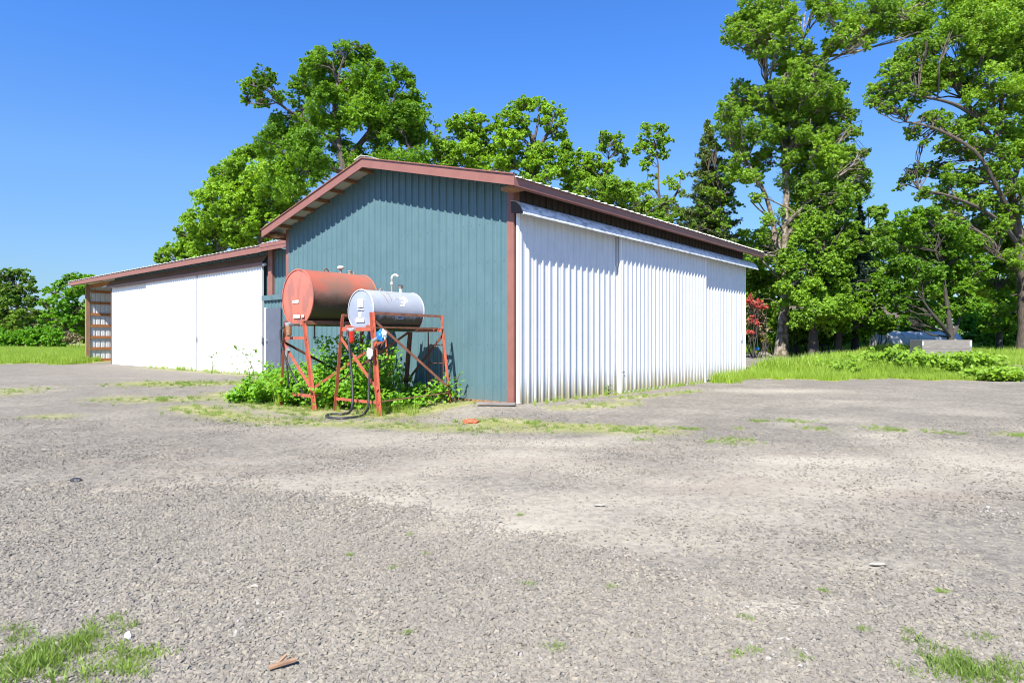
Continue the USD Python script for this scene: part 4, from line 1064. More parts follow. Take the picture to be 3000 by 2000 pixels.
# --- trees, photo positions in the 2352-wide view
tree('oak_tree', 'big dark green oak rising behind the roof ridge of the barn', 'tree', 42, [(800, 640), (797, 430), (780, 340), (768, 260), (775, 190)], .55,
     [(705, 150, 27), (745, 140, 32), (790, 125, 30), (835, 128, 25), (855, 150, 20), (760, 190, 42), (820, 190, 45), (700, 200, 32), (870, 172, 28), (915, 180, 30), (935, 215, 28), (880, 240, 42), (940, 270, 38), (965, 320, 30), (900, 310, 48),
      (830, 270, 38), (760, 260, 42), (700, 260, 40), (655, 285, 32), (660, 335, 48), (730, 340, 48), (800, 360, 45), (870, 370, 40), (940, 365, 42), (620, 330, 32), (978, 378, 18), (700, 395, 48), (645, 405, 40),
      (605, 172, 20), (572, 205, 19), (630, 185, 16), (598, 225, 18), (560, 225, 10), (640, 220, 14), (590, 195, 18)], 'oak', 11, sub=10,
     extra_limbs=[([(780, 340, 0), (700, 280, 0), (650, 245, -1), (610, 200, -1)], .16, .05), ([(790, 380, 0), (850, 300, 1), (900, 240, 1)], .25, .08), ([(795, 400, 0), (720, 380, -2), (650, 350, -2)], .2, .07), ([(800, 430, 0), (870, 390, -1.5), (940, 340, -1)], .2, .07)])
tree('maple_tree', 'light green bushy tree directly left of the big dark oak', 'tree', 50, [(600, 640), (598, 520), (590, 430), (580, 380)], .4,
     [(572, 358, 26), (545, 380, 30), (600, 400, 42), (530, 415, 34), (505, 400, 22), (560, 440, 42), (610, 460, 42), (645, 440, 36), (510, 445, 32), (650, 490, 32), (600, 510, 38), (560, 500, 36), (640, 530, 30)], 'oak_light', 12, group=None)
tree('maple_tree', 'middle one of the three pale green trees stepping down behind the shed roof', 'tree', 51, [(500, 640), (500, 560), (495, 500)], .35,
     [(490, 440, 24), (478, 470, 32), (470, 510, 34), (515, 490, 36), (540, 530, 38), (500, 545, 36), (575, 555, 32), (455, 545, 26)], 'oak_light', 13)
tree('maple_tree', 'low pale green tree trailing down behind the middle of the shed roof', 'tree', 52, [(420, 650), (425, 590), (432, 545)], .25,
     [(434, 505, 13), (420, 545, 22), (445, 560, 26), (400, 575, 20), (380, 590, 15), (470, 580, 28), (363, 595, 9), (430, 595, 25), (410, 525, 10)], 'oak_light', 14)
tree('willow_tree', 'pale silvery tree just right of the big dark oak', 'tree', 47, [(1010, 560), (1010, 440), (1005, 370)], .22,
     [(1000, 320, 18), (1012, 350, 22), (1020, 390, 24), (990, 360, 16), (1003, 290, 7), (1030, 370, 18)], 'tall', 15, cover=1.1)
tree('oak_tree', 'smaller oak behind the barn roof between the big oak and the broad round one', 'tree', 48, [(1080, 560), (1080, 430), (1078, 350), (1085, 300)], .3,
     [(1062, 275, 19), (1100, 268, 17), (1085, 262, 10), (1043, 300, 22), (1085, 305, 24), (1120, 295, 12), (1030, 345, 28), (1075, 348, 32), (1115, 345, 26), (1050, 380, 28), (1100, 385, 28)], 'oak_light', 16)
tree('oak_tree', 'broad round oak with dark forked limbs above the right end of the barn roof', 'tree', 46, [(1225, 580), (1225, 420), (1222, 350), (1224, 310)], .34,
     [(1180, 250, 20), (1205, 240, 18), (1240, 245, 18), (1270, 252, 19), (1290, 270, 17), (1165, 275, 20), (1152, 298, 20), (1200, 278, 20), (1255, 285, 18), (1287, 305, 20), (1292, 335, 20), (1190, 315, 25), (1160, 340, 27),
      (1220, 358, 33), (1270, 360, 30), (1305, 355, 16), (1180, 385, 33), (1240, 395, 33), (1300, 385, 26), (1140, 378, 24)], 'oak_light', 17, depth=.35,
     extra_limbs=[([(1224, 340, 0), (1218, 310, 0), (1200, 285, 0), (1185, 262, 0)], .17, .06), ([(1226, 345, 0), (1250, 320, 0), (1265, 290, 0), (1272, 262, 0)], .18, .06), ([(1224, 335, 0), (1232, 300, 0), (1240, 260, 0)], .12, .05)])
tree('oak_tree', 'small flat topped oak beyond the barn roof, left of the thin bare stemmed tree', 'tree', 48, [(1385, 580), (1388, 450), (1392, 400), (1398, 365)], .2,
     [(1398, 313, 13), (1422, 320, 13), (1385, 332, 14), (1415, 342, 13), (1437, 345, 9), (1340, 358, 15), (1365, 368, 18), (1330, 385, 18), (1395, 385, 15), (1432, 372, 10), (1350, 400, 24), (1310, 408, 18), (1385, 410, 20), (1330, 440, 22), (1300, 440, 20), (1380, 445, 20)], 'oak_light', 18, depth=.35, fill=1.2)
tree('thin_tree', 'thin open tree with a bare forked dark stem against the sky', 'tree', 45, [(1524, 600), (1522, 475), (1512, 440), (1513, 400), (1508, 350), (1500, 315)], .16,
     [(1488, 300, 16), (1515, 300, 17), (1475, 325, 15), (1505, 328, 20), (1530, 325, 11), (1466, 345, 11), (1490, 360, 16), (1522, 355, 13), (1480, 382, 10), (1500, 405, 10), (1540, 420, 15), (1560, 405, 10), (1480, 430, 12), (1568, 440, 11)], 'oak_light', 19, cover=1.0, depth=.3,
     extra_limbs=[([(1522, 475, 0), (1540, 462, 0), (1556, 440, 0), (1562, 420, 0)], .13, .05), ([(1515, 455, 0), (1500, 432, 0), (1485, 420, 0)], .08, .04)])
tree('young_tree', 'pale yellow green low tree close behind the side eave of the barn', 'tree', 40, [(1440, 640), (1440, 520), (1430, 460)], .18,
     [(1420, 422, 20), (1380, 432, 24), (1450, 440, 22), (1405, 460, 26), (1460, 470, 26), (1500, 475, 18), (1530, 500, 20), (1348, 440, 18), (1560, 495, 14), (1500, 510, 22), (1570, 530, 20), (1330, 470, 22), (1540, 470, 16), (1590, 500, 16), (1600, 540, 20), (1380, 470, 20)], 'tall', 20, cover=1.2, spread=1.35, fill=1.4)
conifer('fir_tree', 'pointed fir between the barn eave and the tallest tree', 38, (1625, 274), (1635, 790), 92, 'fir', 21, bottom=640, layers=46, dens=1.5, needle=.24)
tree('young_tree', 'bright leafy tree standing in front of the pointed fir', 'tree', 36.5, [(1652, 800), (1655, 600), (1655, 450)], .12,
     [(1650, 340, 9), (1665, 375, 13), (1645, 405, 14), (1675, 425, 16), (1655, 455, 17), (1630, 440, 12), (1610, 480, 14), (1690, 470, 16), (1640, 495, 16), (1600, 520, 14), (1670, 520, 18), (1700, 540, 16)], 'tall', 31, cover=.9, depth=.3)
tree('tall_tree', 'tallest open crowned tree with a pale mossy trunk standing beyond the white doors', 'tree', 35, [(1795, 800), (1800, 720), (1806, 620), (1803, 520), (1806, 400), (1828, 300), (1848, 190), (1845, 90)], .30,
     [(1700, 60, 23), (1740, 28, 26), (1690, 88, 15), (1722, 95, 18), (1770, 60, 23), (1760, 100, 18), (1795, 20, 23), (1820, 45, 20), (1810, 82, 18), (1666, 90, 7), (1746, 118, 12), (1782, 118, 15), (1720, 55, 18),
      (1880, 0, 20), (1902, 32, 20), (1950, 40, 26), (2000, 25, 28), (2050, 30, 28), (2082, 50, 24), (2110, 60, 18), (2130, 15, 20), (1942, 82, 18), (1985, 88, 17), (1962, 108, 10), (1905, 108, 14), (1852, 112, 14), (2030, 55, 18),
      (1830, 140, 20), (1795, 150, 16), (1860, 155, 22), (1812, 180, 24), (1862, 192, 22), (1900, 172, 14), (1785, 200, 16), (1830, 222, 28), (1882, 222, 26), (1930, 200, 11), (1702, 205, 14), (1742, 218, 14), (1690, 232, 14), (1722, 245, 18),
      (1672, 260, 16), (1702, 272, 20), (1762, 252, 20), (1812, 268, 26), (1862, 262, 26), (1920, 252, 18), (1946, 270, 12), (1662, 300, 14), (1702, 312, 21), (1752, 312, 24), (1802, 322, 21), (1872, 312, 27), (1922, 302, 18), (1962, 300, 10),
      (1690, 352, 20), (1742, 362, 20), (1842, 362, 27), (1892, 362, 27), (1942, 356, 18), (1980, 350, 9), (1682, 392, 17), (1722, 402, 17), (1852, 412, 30), (1902, 412, 28), (1952, 400, 22), (1990, 400, 9), (1862, 462, 30), (1912, 452, 26), (1962, 442, 20),
      (1832, 502, 22), (1882, 502, 30), (1930, 492, 22), (1742, 452, 10), (1760, 502, 12), (1746, 540, 14), (1732, 580, 13), (1772, 602, 12), (1850, 540, 22), (1910, 540, 22)], 'tall', 22, bark='bark_moss', cover=.80, depth=.42, sub=11, fill=2.2, spread=1.6, leaf=.125,
     extra_limbs=[([(1804, 600, 0), (1780, 540, .5), (1768, 480, .5), (1745, 420, 0), (1715, 370, 0)], .2, .06), ([(1806, 430, 0), (1800, 330, .5), (1775, 250, .8), (1760, 180, .5), (1745, 110, 0)], .2, .07),
                  ([(1840, 230, 0), (1880, 150, -.5), (1920, 110, -.5), (1990, 75, -.5), (2070, 45, 0)], .18, .06), ([(1848, 150, 0), (1800, 110, 0), (1740, 70, 0)], .14, .05), ([(1804, 520, 0), (1850, 470, -1), (1900, 430, -1)], .14, .06)])
tree('oak_tree', 'huge spreading oak at the right edge with dark bending limbs', 'tree', 31, [(2356, 800), (2354, 700), (2346, 600), (2336, 520), (2318, 420), (2285, 330), (2245, 270), (2215, 225)], .36,
     [(2195, 42, 28), (2250, 30, 38), (2310, 40, 42), (2350, 60, 34), (2182, 90, 30), (2232, 92, 38), (2292, 102, 38), (2342, 132, 38), (2092, 132, 20), (2130, 112, 25), (2062, 162, 22), (2102, 172, 28), (2152, 162, 28), (2022, 202, 19), (2062, 212, 23), (2112, 216, 20),
      (2182, 172, 28), (2222, 172, 28), (2272, 192, 33), (2332, 212, 33), (2002, 236, 11), (2042, 242, 15), (2082, 252, 12), (2130, 262, 11), (2092, 302, 13), (2122, 322, 10), (2162, 282, 20), (2202, 302, 23), (2242, 272, 20), (2292, 272, 25), (2342, 292, 25),
      (2182, 342, 17), (2222, 352, 20), (2272, 342, 25), (2322, 362, 25), (2350, 332, 20), (2142, 382, 17), (2102, 392, 13), (2082, 412, 10), (2182, 402, 23), (2232, 402, 23), (2282, 412, 23), (2332, 432, 23), (2062, 432, 7), (2122, 442, 15), (2172, 462, 23),
      (2222, 462, 23), (2272, 472, 22), (2322, 492, 20), (2350, 480, 16), (2140, 500, 16), (2190, 510, 20), (2240, 520, 22), (2290, 530, 22), (2335, 545, 20), (2310, 590, 20), (2350, 600, 16), (2250, 560, 16), (2400, 100, 50), (2420, 220, 50), (2410, 340, 42), (2400, 440, 35), (2290, -20, 40), (2220, -10, 30), (2380, 0, 50)], 'tall', 23, cover=.80, depth=.35, sub=11, fill=1.9, spread=1.42, leaf=.118,
     extra_limbs=[([(2335, 540, 0), (2290, 430, -1), (2230, 340, -1.5), (2160, 300, -1.5), (2080, 280, -1)], .13, .04), ([(2320, 430, 0), (2350, 330, 1), (2360, 240, 1)], .16, .06), ([(2285, 330, 0), (2300, 230, .5), (2290, 130, .5)], .14, .05), ([(2250, 280, 0), (2160, 230, -1), (2080, 215, -1)], .12, .04),
                  ([(2335, 560, 0), (2270, 490, -1), (2180, 450, -1.5), (2110, 435, -1)], .13, .04), ([(2345, 650, 0), (2310, 600, -1.5), (2285, 590, -2)], .07, .03)])
tree('shade_tree', 'dense leafy tree just right of the pale mossy trunk, dark towards its foot', 'tree', 33, [(1868, 800), (1868, 720), (1872, 640)], .3,
     [(1860, 560, 36), (1900, 600, 38), (1850, 620, 36), (1892, 660, 40), (1842, 690, 34), (1930, 640, 33), (1880, 720, 34), (1930, 700, 34), (1845, 735, 22), (1905, 745, 20), (1820, 650, 25), (1825, 590, 25), (1930, 570, 30), (1890, 520, 28), (1940, 520, 26), (1975, 560, 20), (1850, 520, 20)], 'tall', 24, bark='bark_dark', cover=1.7, depth=.35)
tree('shade_tree', 'low tree below the bluish pine, its leaves drooping towards the grass', 'tree', 34, [(1925, 805), (1930, 740), (1945, 690)], .22,
     [(1960, 720, 26), (1990, 690, 26), (2010, 650, 26), (1985, 750, 18), (2025, 735, 20), (1940, 745, 16), (1960, 680, 26), (2040, 700, 22), (1925, 700, 22)], 'oak', 25, bark='bark_dark', cover=1.7)
conifer('pine_tree', 'bluish drooping pine between the shade trees', 37, (1972, 468), (1962, 800), 62, 'pine', 26, layers=20, bottom=700, dens=1.3, needle=.3, droop=.35)
tree('shade_tree', 'bushy bright green tree in front of the white hoop tunnel', 'tree', 29, [(2185, 800), (2182, 760), (2175, 700), (2165, 620)], .2,
     [(2082, 522, 30), (2130, 512, 30), (2182, 532, 30), (2222, 560, 27), (2062, 562, 26), (2112, 572, 36), (2172, 592, 36), (2222, 612, 30), (2072, 612, 26), (2122, 642, 36), (2182, 652, 36), (2062, 662, 22), (2232, 662, 25), (2102, 700, 28), (2162, 705, 28), (2212, 705, 22), (2255, 622, 20), (2062, 702, 18), (2245, 700, 18), (2080, 735, 12), (2150, 735, 12)], 'oak', 27, bark='bark_dark', cover=1.6, depth=.4,
     extra_limbs=[([(2183, 775, 0), (2150, 730, -.5), (2120, 690, -.5)], .09, .04), ([(2183, 780, 0), (2205, 730, .3), (2215, 690, .3)], .09, .04)])
tree('shade_tree', 'leafy understory tree squeezed behind the far corner of the white doors', 'tree', 41, [(1742, 800), (1742, 720), (1740, 640)], .14,
     [(1732, 612, 22), (1752, 652, 24), (1728, 662, 16), (1772, 582, 17), (1772, 640, 18), (1745, 560, 18), (1760, 540, 16), (1720, 560, 15)], 'tall', 28, cover=1.5)
tree('shade_tree', 'leafy tree filling the gap beside the trunk of the huge oak', 'tree', 33, [(2295, 805), (2295, 740), (2290, 660)], .2,
     [(2282, 642, 28), (2302, 702, 28), (2272, 742, 20), (2312, 755, 18), (2282, 562, 26), (2332, 735, 18), (2250, 560, 24), (2310, 600, 25), (2345, 640, 25), (2375, 700, 30), (2400, 620, 35), (2390, 540, 35), (2330, 560, 24)], 'oak', 29, bark='bark_dark', cover=1.7)
for i, (bx_, Yb, lab, cl) in enumerate([
    (1790, 62, 'farther green tree glimpsed left of the pale mossy trunk', [(1700, 600, 50), (1760, 620, 50), (1720, 690, 45), (1790, 690, 45), (1800, 560, 40), (1770, 740, 34), (1700, 745, 30)]),
    (1990, 64, 'farther green tree glimpsed behind the bluish pine', [(1900, 560, 45), (1960, 570, 45), (2030, 560, 45), (1930, 640, 50), (2000, 640, 50), (2060, 640, 45), (1960, 710, 40), (2040, 715, 36), (1890, 700, 40), (2010, 500, 25)]),
    (2230, 66, 'farther green tree glimpsed behind the bushy bright one', [(2100, 560, 45), (2170, 550, 45), (2240, 540, 45), (2320, 550, 45), (2130, 640, 50), (2210, 640, 50), (2290, 640, 50), (2350, 640, 45), (2160, 705, 36), (2250, 710, 36), (2330, 720, 40), (2400, 600, 50), (2400, 700, 45)])]):
    tree('background_tree', lab, 'tree', Yb, [(bx_, 800), (bx_, 700), (bx_, 620)], .3, cl, 'far_leaf', 40 + i, leaf=.5, cover=1.5, bark='bark_dark', twig=False)
tree('field_tree', 'airy tree at the left edge beyond the field', 'tree', 85, [(38, 790), (40, 720), (38, 660)], .45,
     [(15, 638, 17), (40, 634, 15), (62, 646, 11), (10, 668, 17), (45, 668, 17), (72, 664, 9), (20, 698, 17), (60, 698, 15), (82, 690, 9), (10, 728, 16), (50, 733, 18), (84, 724, 11), (-22, 655, 28), (-25, 705, 28), (15, 750, 14), (58, 755, 13), (88, 745, 9), (-20, 745, 22)], 'far_leaf', 50, cover=1.5, spread=1.3, fill=1.5)
tree('field_tree', 'rounded tree beyond the field, just left of the shed', 'tree', 80, [(150, 790), (150, 730), (152, 680)], .4,
     [(165, 642, 13), (186, 642, 10), (142, 655, 13), (117, 672, 12), (152, 675, 15), (186, 670, 14), (106, 695, 11), (136, 700, 17), (172, 700, 17), (112, 725, 15), (152, 730, 18), (186, 725, 14), (122, 750, 11), (166, 755, 13), (196, 760, 10), (206, 645, 12), (218, 655, 12), (215, 700, 18), (210, 740, 16)], 'hedge', 51, cover=1.5, spread=1.3, fill=1.5)
for i, (cx, lab) in enumerate([(-20, 'hedge bush at the very left edge of the field'), (25, 'tallest hedge bush, below the airy field tree'), (75, 'hedge bush between the two field trees'), (125, 'hedge bush below the rounded field tree')]):
    bush('hedge_bush', lab, 'bush', 68, [(cx - 14, 772, 13), (cx + 2, 766 + (i % 2) * 4, 16), (cx + 16, 772, 14), (cx - 4, 782, 14), (cx + 10, 783, 13), (cx - 20, 782, 12), (cx + 24, 782, 12)], 'hedge', 60 + i, .26, cover=2.2)
bush('brown_shrub', 'greyish brown twiggy shrub at the hedge end near the shed post', 'bush', 60, [(165, 775, 9), (175, 772, 9), (158, 780, 8), (183, 778, 7)], 'twiggy', 65, .2, cover=1.0)

rngw = np.random.default_rng(99)
fb = []
for xw in np.r_[np.arange(-170, -78, 2.2), np.arange(18, 150, 2.2)]:
    Yw = 150 + rngw.uniform(-8, 8)
    for kk in range(3):
        fb.append((xw + rngw.uniform(-2, 2), Yw + rngw.uniform(-3, 3), float(gz(xw, Yw)) + rngw.uniform(.5, 9.0 if xw > 0 else 5.5), rngw.uniform(2.0, 3.4)))
fw_ = usdkit.mesh(stage, '/World/far_wood', foliage(fb, 1.15, rngw, 2.0, .8), M['far_leaf'])
tag(fw_.GetPrim(), 'far-off wood closing the view beyond the fields', None, None, 'stuff')

for k, (px, py, r, Yu, mt, lab) in enumerate([
    (1850, 755, 26, 40, 'shade_leaf', 'leafy undergrowth at the foot of the dark dense tree'), (1960, 770, 22, 43, 'tall', 'undergrowth below the bluish pine, left part'), (2015, 768, 22, 44, 'oak', 'undergrowth right of the bluish pine'),
    (2258, 765, 20, 42, 'oak', 'undergrowth between the bushy bright tree and the huge oak'), (2320, 768, 26, 36, 'shade_leaf', 'undergrowth left of the foot of the huge oak'), (2105, 742, 18, 46, 'oak', 'undergrowth peeping over the left end of the white tunnel'),
    (2250, 720, 26, 44, 'yellow_leaf' if False else 'hedge', 'sunlit bush beyond the right end of the white tunnel'), (1715, 740, 24, 40, 'shade_leaf', 'undergrowth just behind the far door edge'), (1770, 725, 20, 37.5, 'tall', 'leafy thicket left of the mossy trunk'),
    (1838, 745, 22, 36.5, 'tall', 'sunlit undergrowth right of the mossy trunk'), (1905, 755, 20, 36.5, 'shade_leaf', 'undergrowth beside the dry log, below the dense tree'), (2010, 735, 18, 36.5, 'tall', 'undergrowth between the pine and the white tunnel')]):
    bush('undergrowth_bush', lab, 'bush', Yu, [(px - r * 1.1, py + 8, r), (px, py - r * .3, r * 1.1), (px + r * 1.1, py + 8, r), (px - r * .6, py + r * .9, r * .9), (px + r * .6, py + r * .9, r * .9), (px - r * 1.5, py + r * .9, r * .7), (px + r * 1.5, py + r * .9, r * .7)], mt, 200 + k, .17, cover=2.0, sub=9)

# --- garden corner behind the barn's far end
bush('red_shrub', 'twiggy shrub with red leaves at the far corner of the white doors', 'bush', 33.5, [(1722, 702, 14), (1740, 708, 15), (1735, 728, 15), (1720, 742, 13), (1752, 738, 13), (1728, 762, 13), (1750, 762, 12)], 'twiggy', 70, .12, cover=1.6)
bush('red_shrub', 'coral red flowering bush top against the edge of the white doors', 'bush', 32.8, [(1722, 690, 9), (1740, 702, 9), (1728, 735, 8), (1726, 762, 7), (1746, 690, 5), (1757, 703, 6), (1740, 745, 6)], 'red_leaf', 71, .12, cover=1.5)
bush('round_bush', 'clipped bright lime green bush at the foot of the mossy trunk', 'bush', 36.5, [(1780, 770, 9), (1772, 774, 8), (1788, 774, 8), (1780, 780, 9)], 'lime_leaf', 72, .1, cover=2)
bush('round_bush', 'yellow leaved small bush beside the lime green one', 'bush', 36.8, [(1760, 772, 7), (1755, 778, 7), (1765, 778, 7)], 'yellow_leaf', 73, .1, cover=2)
bush('flower_bush', 'bush with bright pink flowers right of the mossy trunk', 'bush', 37.5, [(1822, 772, 6), (1830, 765, 6), (1835, 776, 6), (1818, 778, 4)], 'pink', 74, .12, cover=.9)
bush('flower_bush', 'dark green leafy bush carrying no flowers, behind the pink one', 'bush', 38, [(1826, 775, 9), (1836, 772, 9), (1818, 780, 8)], 'shade_leaf', 75, .15)

# house glimpsed between the trunks
hb = at(2020, 790, 56); hb[2] = float(gz(hb[0], hb[1]))
house = thing('garden_house', 'low grey boarded house with brown roof glimpsed between the trunks', 'house', hb, 12, None)
ORIGIN[house] = np.zeros(3)
part(house, 'wall', MB().box((-9.5, 0, -.3), (4.5, 7, 2.5)), M['house_wall'])
part(house, 'roof', MB().mesh(trimesh.convex.convex_hull(np.array([(x, y, z) for x in (-10, 5) for y, z in ((-.6, 2.45), (3.5, 3.5), (7.6, 2.45), (-.6, 2.3), (7.6, 2.3))]))), M['house_roof'])
for x in (-8, -5, -1.5, 2):
    w_ = part(house, 'window', MB().box((x - .55, -.03, .95), (x + .55, .02, 2.0)), M['white_clean'])
    part(house, 'window_pane', MB().box((x - .47, -.035, 1.03), (x + .47, -.031, 1.92)), M['window'])
for k in range(9):
    part(house, 'board', MB().box((-9.52, -.028, .05 + k * .27), (4.52, -.004, .05 + k * .27 + .255)), M['house_wall'])

# white hoop tunnel
ta, tb_ = at(2052, 794, 38), at(2216, 794, 40)
for p in (ta, tb_):
    p[2] = float(gz(p[0], p[1])) - .05
Lt = float(np.hypot(*(tb_ - ta)[:2]))
tun = thing('hoop_tunnel', 'white film covered hoop tunnel standing in the long grass', 'greenhouse', ta, math.degrees(math.atan2(tb_[1] - ta[1], tb_[0] - ta[0])))
ang = np.linspace(0, np.pi, 19)
RT, HT = .85, 1.42
def arch(x, s=1.0):
    return np.column_stack([np.full(19, x), -RT * s * np.cos(ang) + RT, HT * s * np.sin(ang) ** .8])
xs_ = np.linspace(0, Lt, 21)
V = np.vstack([arch(x, 1 - .025 * (.5 - .5 * math.cos(k * math.pi))) for k, x in enumerate(xs_)])
i, j = np.meshgrid(np.arange(20), np.arange(18), indexing='ij')
part(tun, 'film', (V, np.vstack([np.stack([i * 19 + j, i * 19 + j + 1, (i + 1) * 19 + j + 1], -1).reshape(-1, 3), np.stack([i * 19 + j, (i + 1) * 19 + j + 1, (i + 1) * 19 + j], -1).reshape(-1, 3)])), M['tunnel'], True)
for k, x in enumerate(xs_[::4]):
    part(tun, 'hoop', MB().tube(arch(x, 1.012), .022, 6), M['galv'])
e = arch(0.01)
part(tun, 'end_film', (np.vstack([e, [[0.01, RT, 0]]]), np.array([(k, k + 1, 19) for k in range(18)])), M['tunnel'])
part(tun, 'door_flap', MB().box((-.02, RT - .35, 0), (-.004, RT + .35, 1.15)), M['galv'])

# raised planter of weathered planks
pa, pb_ = at(2118, 790, 26.5), at(2233, 790, 26.2)
gpz = float(gz(pa[0], pa[1]))
pl = thing('planter_box', 'grey weathered plank planter box with pale blue corner brackets, deep in weeds', 'planter', (pa[0], pa[1], gpz), math.degrees(math.atan2(pb_[1] - pa[1], pb_[0] - pa[0])))
Lp, top_z = float(np.hypot(*(pb_ - pa)[:2])), 1.27 - gpz
for k in range(3):
    z0 = .02 + k * (top_z / 3)
    part(pl, 'plank', MB().box((.0, 0, z0), (Lp, .045, z0 + top_z / 3 - .008), .004), M['plank'])
    part(pl, 'plank', MB().box((0, 1.05, z0), (Lp, 1.095, z0 + top_z / 3 - .008), .004), M['plank'])
    part(pl, 'plank', MB().box((Lp - .046, .047, z0), (Lp - .001, 1.048, z0 + top_z / 3 - .008), .004), M['plank'])
    part(pl, 'plank', MB().box((.001, .047, z0), (.046, 1.048, z0 + top_z / 3 - .008), .004), M['plank'])
part(pl, 'soil', MB().box((.05, .05, .1), (Lp - .05, 1.04, top_z - .12)), M['bark_dark'])
M['bracket'] = plain('pale_blue_bracket', (.45, .55, .66), .4)
part(pl, 'bracket', MB().box((.0, -.004, top_z - .22), (.07, -.001, top_z - .05)), M['bracket'])
part(pl, 'bracket', MB().box((Lp - .09, -.004, top_z - .25), (Lp - .01, -.001, top_z - .02)), M['bracket'])

# rocks along the edge of the garden
for px, py, r, sq, lab, Yr in [(1752, 797, .55, .45, 'broad low pale stone left of the mossy trunk foot', 34), (1868, 792, .36, .9, 'upright rounded stone right of the dark thick trunk', 35.5), (1893, 787, .40, .6, 'jagged white stone with a log beside it', 36), (1948, 795, .38, .7, 'low stone between the two shade tree trunks', 35),
                          (1850, 800, .3, .5, 'small flat stone sunk in the grass', 33.5), (1990, 793, .33, .7, 'pale stone near the left end of the white tunnel', 36)]:
    w = at(px, py, Yr); w[2] = float(gz(w[0], w[1])) + r * sq * .4
    p = numbered('/World', 'stone')
    v, f = lump(w, (r * .55, r * .45, r * sq * .6), px * .37, .9, 2)
    usdkit.mesh(stage, p, (v - w, f), M['rock'])
    UsdGeom.Xformable(stage.GetPrimAtPath(p)).AddTranslateOp().Set(Gf.Vec3d(*map(float, w)))
    tag(stage.GetPrimAtPath(p), lab, 'stone')
w = at(1905, 789, 35.6); w[2] = float(gz(w[0], w[1])) + .3
lg = usdkit.mesh(stage, numbered('/World', 'log'), MB().tube([w + [-.1, 0, -.05], w + [.4, .1, .0], w + [.95, .2, .08]], [.09, .08, .06], 8).build(), M['branch_pale'])
tag(lg.GetPrim(), 'short bleached log lying beside the jagged white stone', 'log')
w = at(1892 - 2, 775, 40); w[2] = float(gz(w[0], w[1]))
bl = thing('rain_barrel', 'blue plastic barrel beside the foot right of the dark thick trunk', 'barrel', w)
ORIGIN[bl] = np.zeros(3)
part(bl, 'body', MB().tube([(0, 0, z) for z in (0, .05, .3, .45, .6, .85, .9)], [.26, .29, .31, .315, .31, .29, .27], 16), M['blue_bin'], 40)
part(bl, 'lid', MB().cyl((0, 0, .9), (0, 0, .94), .29, 16), M['blue_bin'])
w = at(1737, 779, 37); w[2] = float(gz(w[0], w[1])) + .35
v, f = lump(w, (.16, .1, .09), 3, .4, 2)
bb = usdkit.mesh(stage, numbered('/World', 'blue_tarp_scrap'), (v, f), M['blue_wrap']); tag(bb.GetPrim(), 'small bright blue scrap lying under the red shrub', 'scrap')

# heap of pale cut branches at the right edge
wb = GD(2335, 868)
br = thing('branch_pile', 'heap of bleached cut branches at the right end of the gravel edge', 'branches', (wb[0], wb[1], wb[2]))
ORIGIN[br] = np.zeros(3)
rng = np.random.default_rng(77)
for k in range(14):
    a0 = np.array([rng.uniform(-.9, .4), rng.uniform(.0, 1.2), rng.uniform(.02, .12)])
    d = np.array([rng.uniform(.9, 2.2), rng.uniform(-.5, .8), rng.uniform(.02, .45)])
    m = MB().tube(limb(a0, a0 + d, .05, .015, rng, .03)[0] - np.array([0, 0, .06]), np.linspace(rng.uniform(.025, .06), .012, 7), 6)
    part(br, 'branch', m, M['branch_pale'])

# small things lying about
def debris(name, verts, mat, label, cat):
    v, f = verts
    c = v.mean(0)
    p = numbered('/World', name)
    usdkit.mesh(stage, p, (v - c, f), mat)
    UsdGeom.Xformable(stage.GetPrimAtPath(p)).AddTranslateOp().Set(Gf.Vec3d(*map(float, c)))
    tag(stage.GetPrimAtPath(p), label, cat)
w = GD(1140, 932)
debris('loose_plank', MB().beam(w + [-.38, .06, .05], w + [.38, -.10, .05], .16, .035).build(), M['plank'], 'short grey plank lying by the near corner of the barn', 'plank')
w = GD(1082, 972)
debris('orange_scrap', lump(w + [0, 0, .02], (.085, .06, .035), 5, 1.2, 2), M['orange_scrap'], 'crumpled orange scrap on the grassy strip', 'scrap')
w = GD(175, 1106)
debris('dark_stone', lump(w + [0, 0, .01], (.045, .03, .025), 8, .6, 2), M['hose'], 'dark bluish stone lying alone on the gravel at the left', 'stone')
def dry_leaf(px, py, s, seed, lab):
    w = GD(px, py)
    rg = np.random.default_rng(seed)
    n = 12
    a = np.linspace(0, 2 * np.pi, n, endpoint=False)
    s = s * .75
    r = s * (.62 + .38 * np.cos(2 * a) + rg.uniform(-.12, .12, n)).clip(.25)
    pts = np.column_stack([r * np.cos(a) * 1.2, r * np.sin(a), .018 + .3 * np.abs(r * np.sin(a))])
    v = np.vstack([pts, [[0, 0, .03]], pts - [0, 0, .003], [[0, 0, .027]]]) + w
    f = [(k, (k + 1) % n, n) for k in range(n)] + [(n + 1 + (k + 1) % n, n + 1 + k, 2 * n + 1) for k in range(n)]
    debris('dry_leaf', (v, np.array(f)), M['dead_leaf'], lab, 'leaf')
dry_leaf(2017, 1302, .06, 1, 'pale dry leaf on the worn gravel at the lower right')
dry_leaf(1378, 1165, .06, 2, 'pale dry leaf near the middle of the yard')
dry_leaf(586, 1352, .035, 3, 'whitish dry leaf on the coarse gravel at the lower left')
dry_leaf(102, 1036, .06, 4, 'pale dry leaf far out on the left side of the yard')
w = GD(293, 1472)
debris('paper_scrap', lump(w + [0, 0, .02], (.009, .004, .016), 6, 1.4, 2), M['sticker'], 'torn white paper scrap beside the grass tufts in the lower left corner', 'paper')
w = GD(648, 1540)
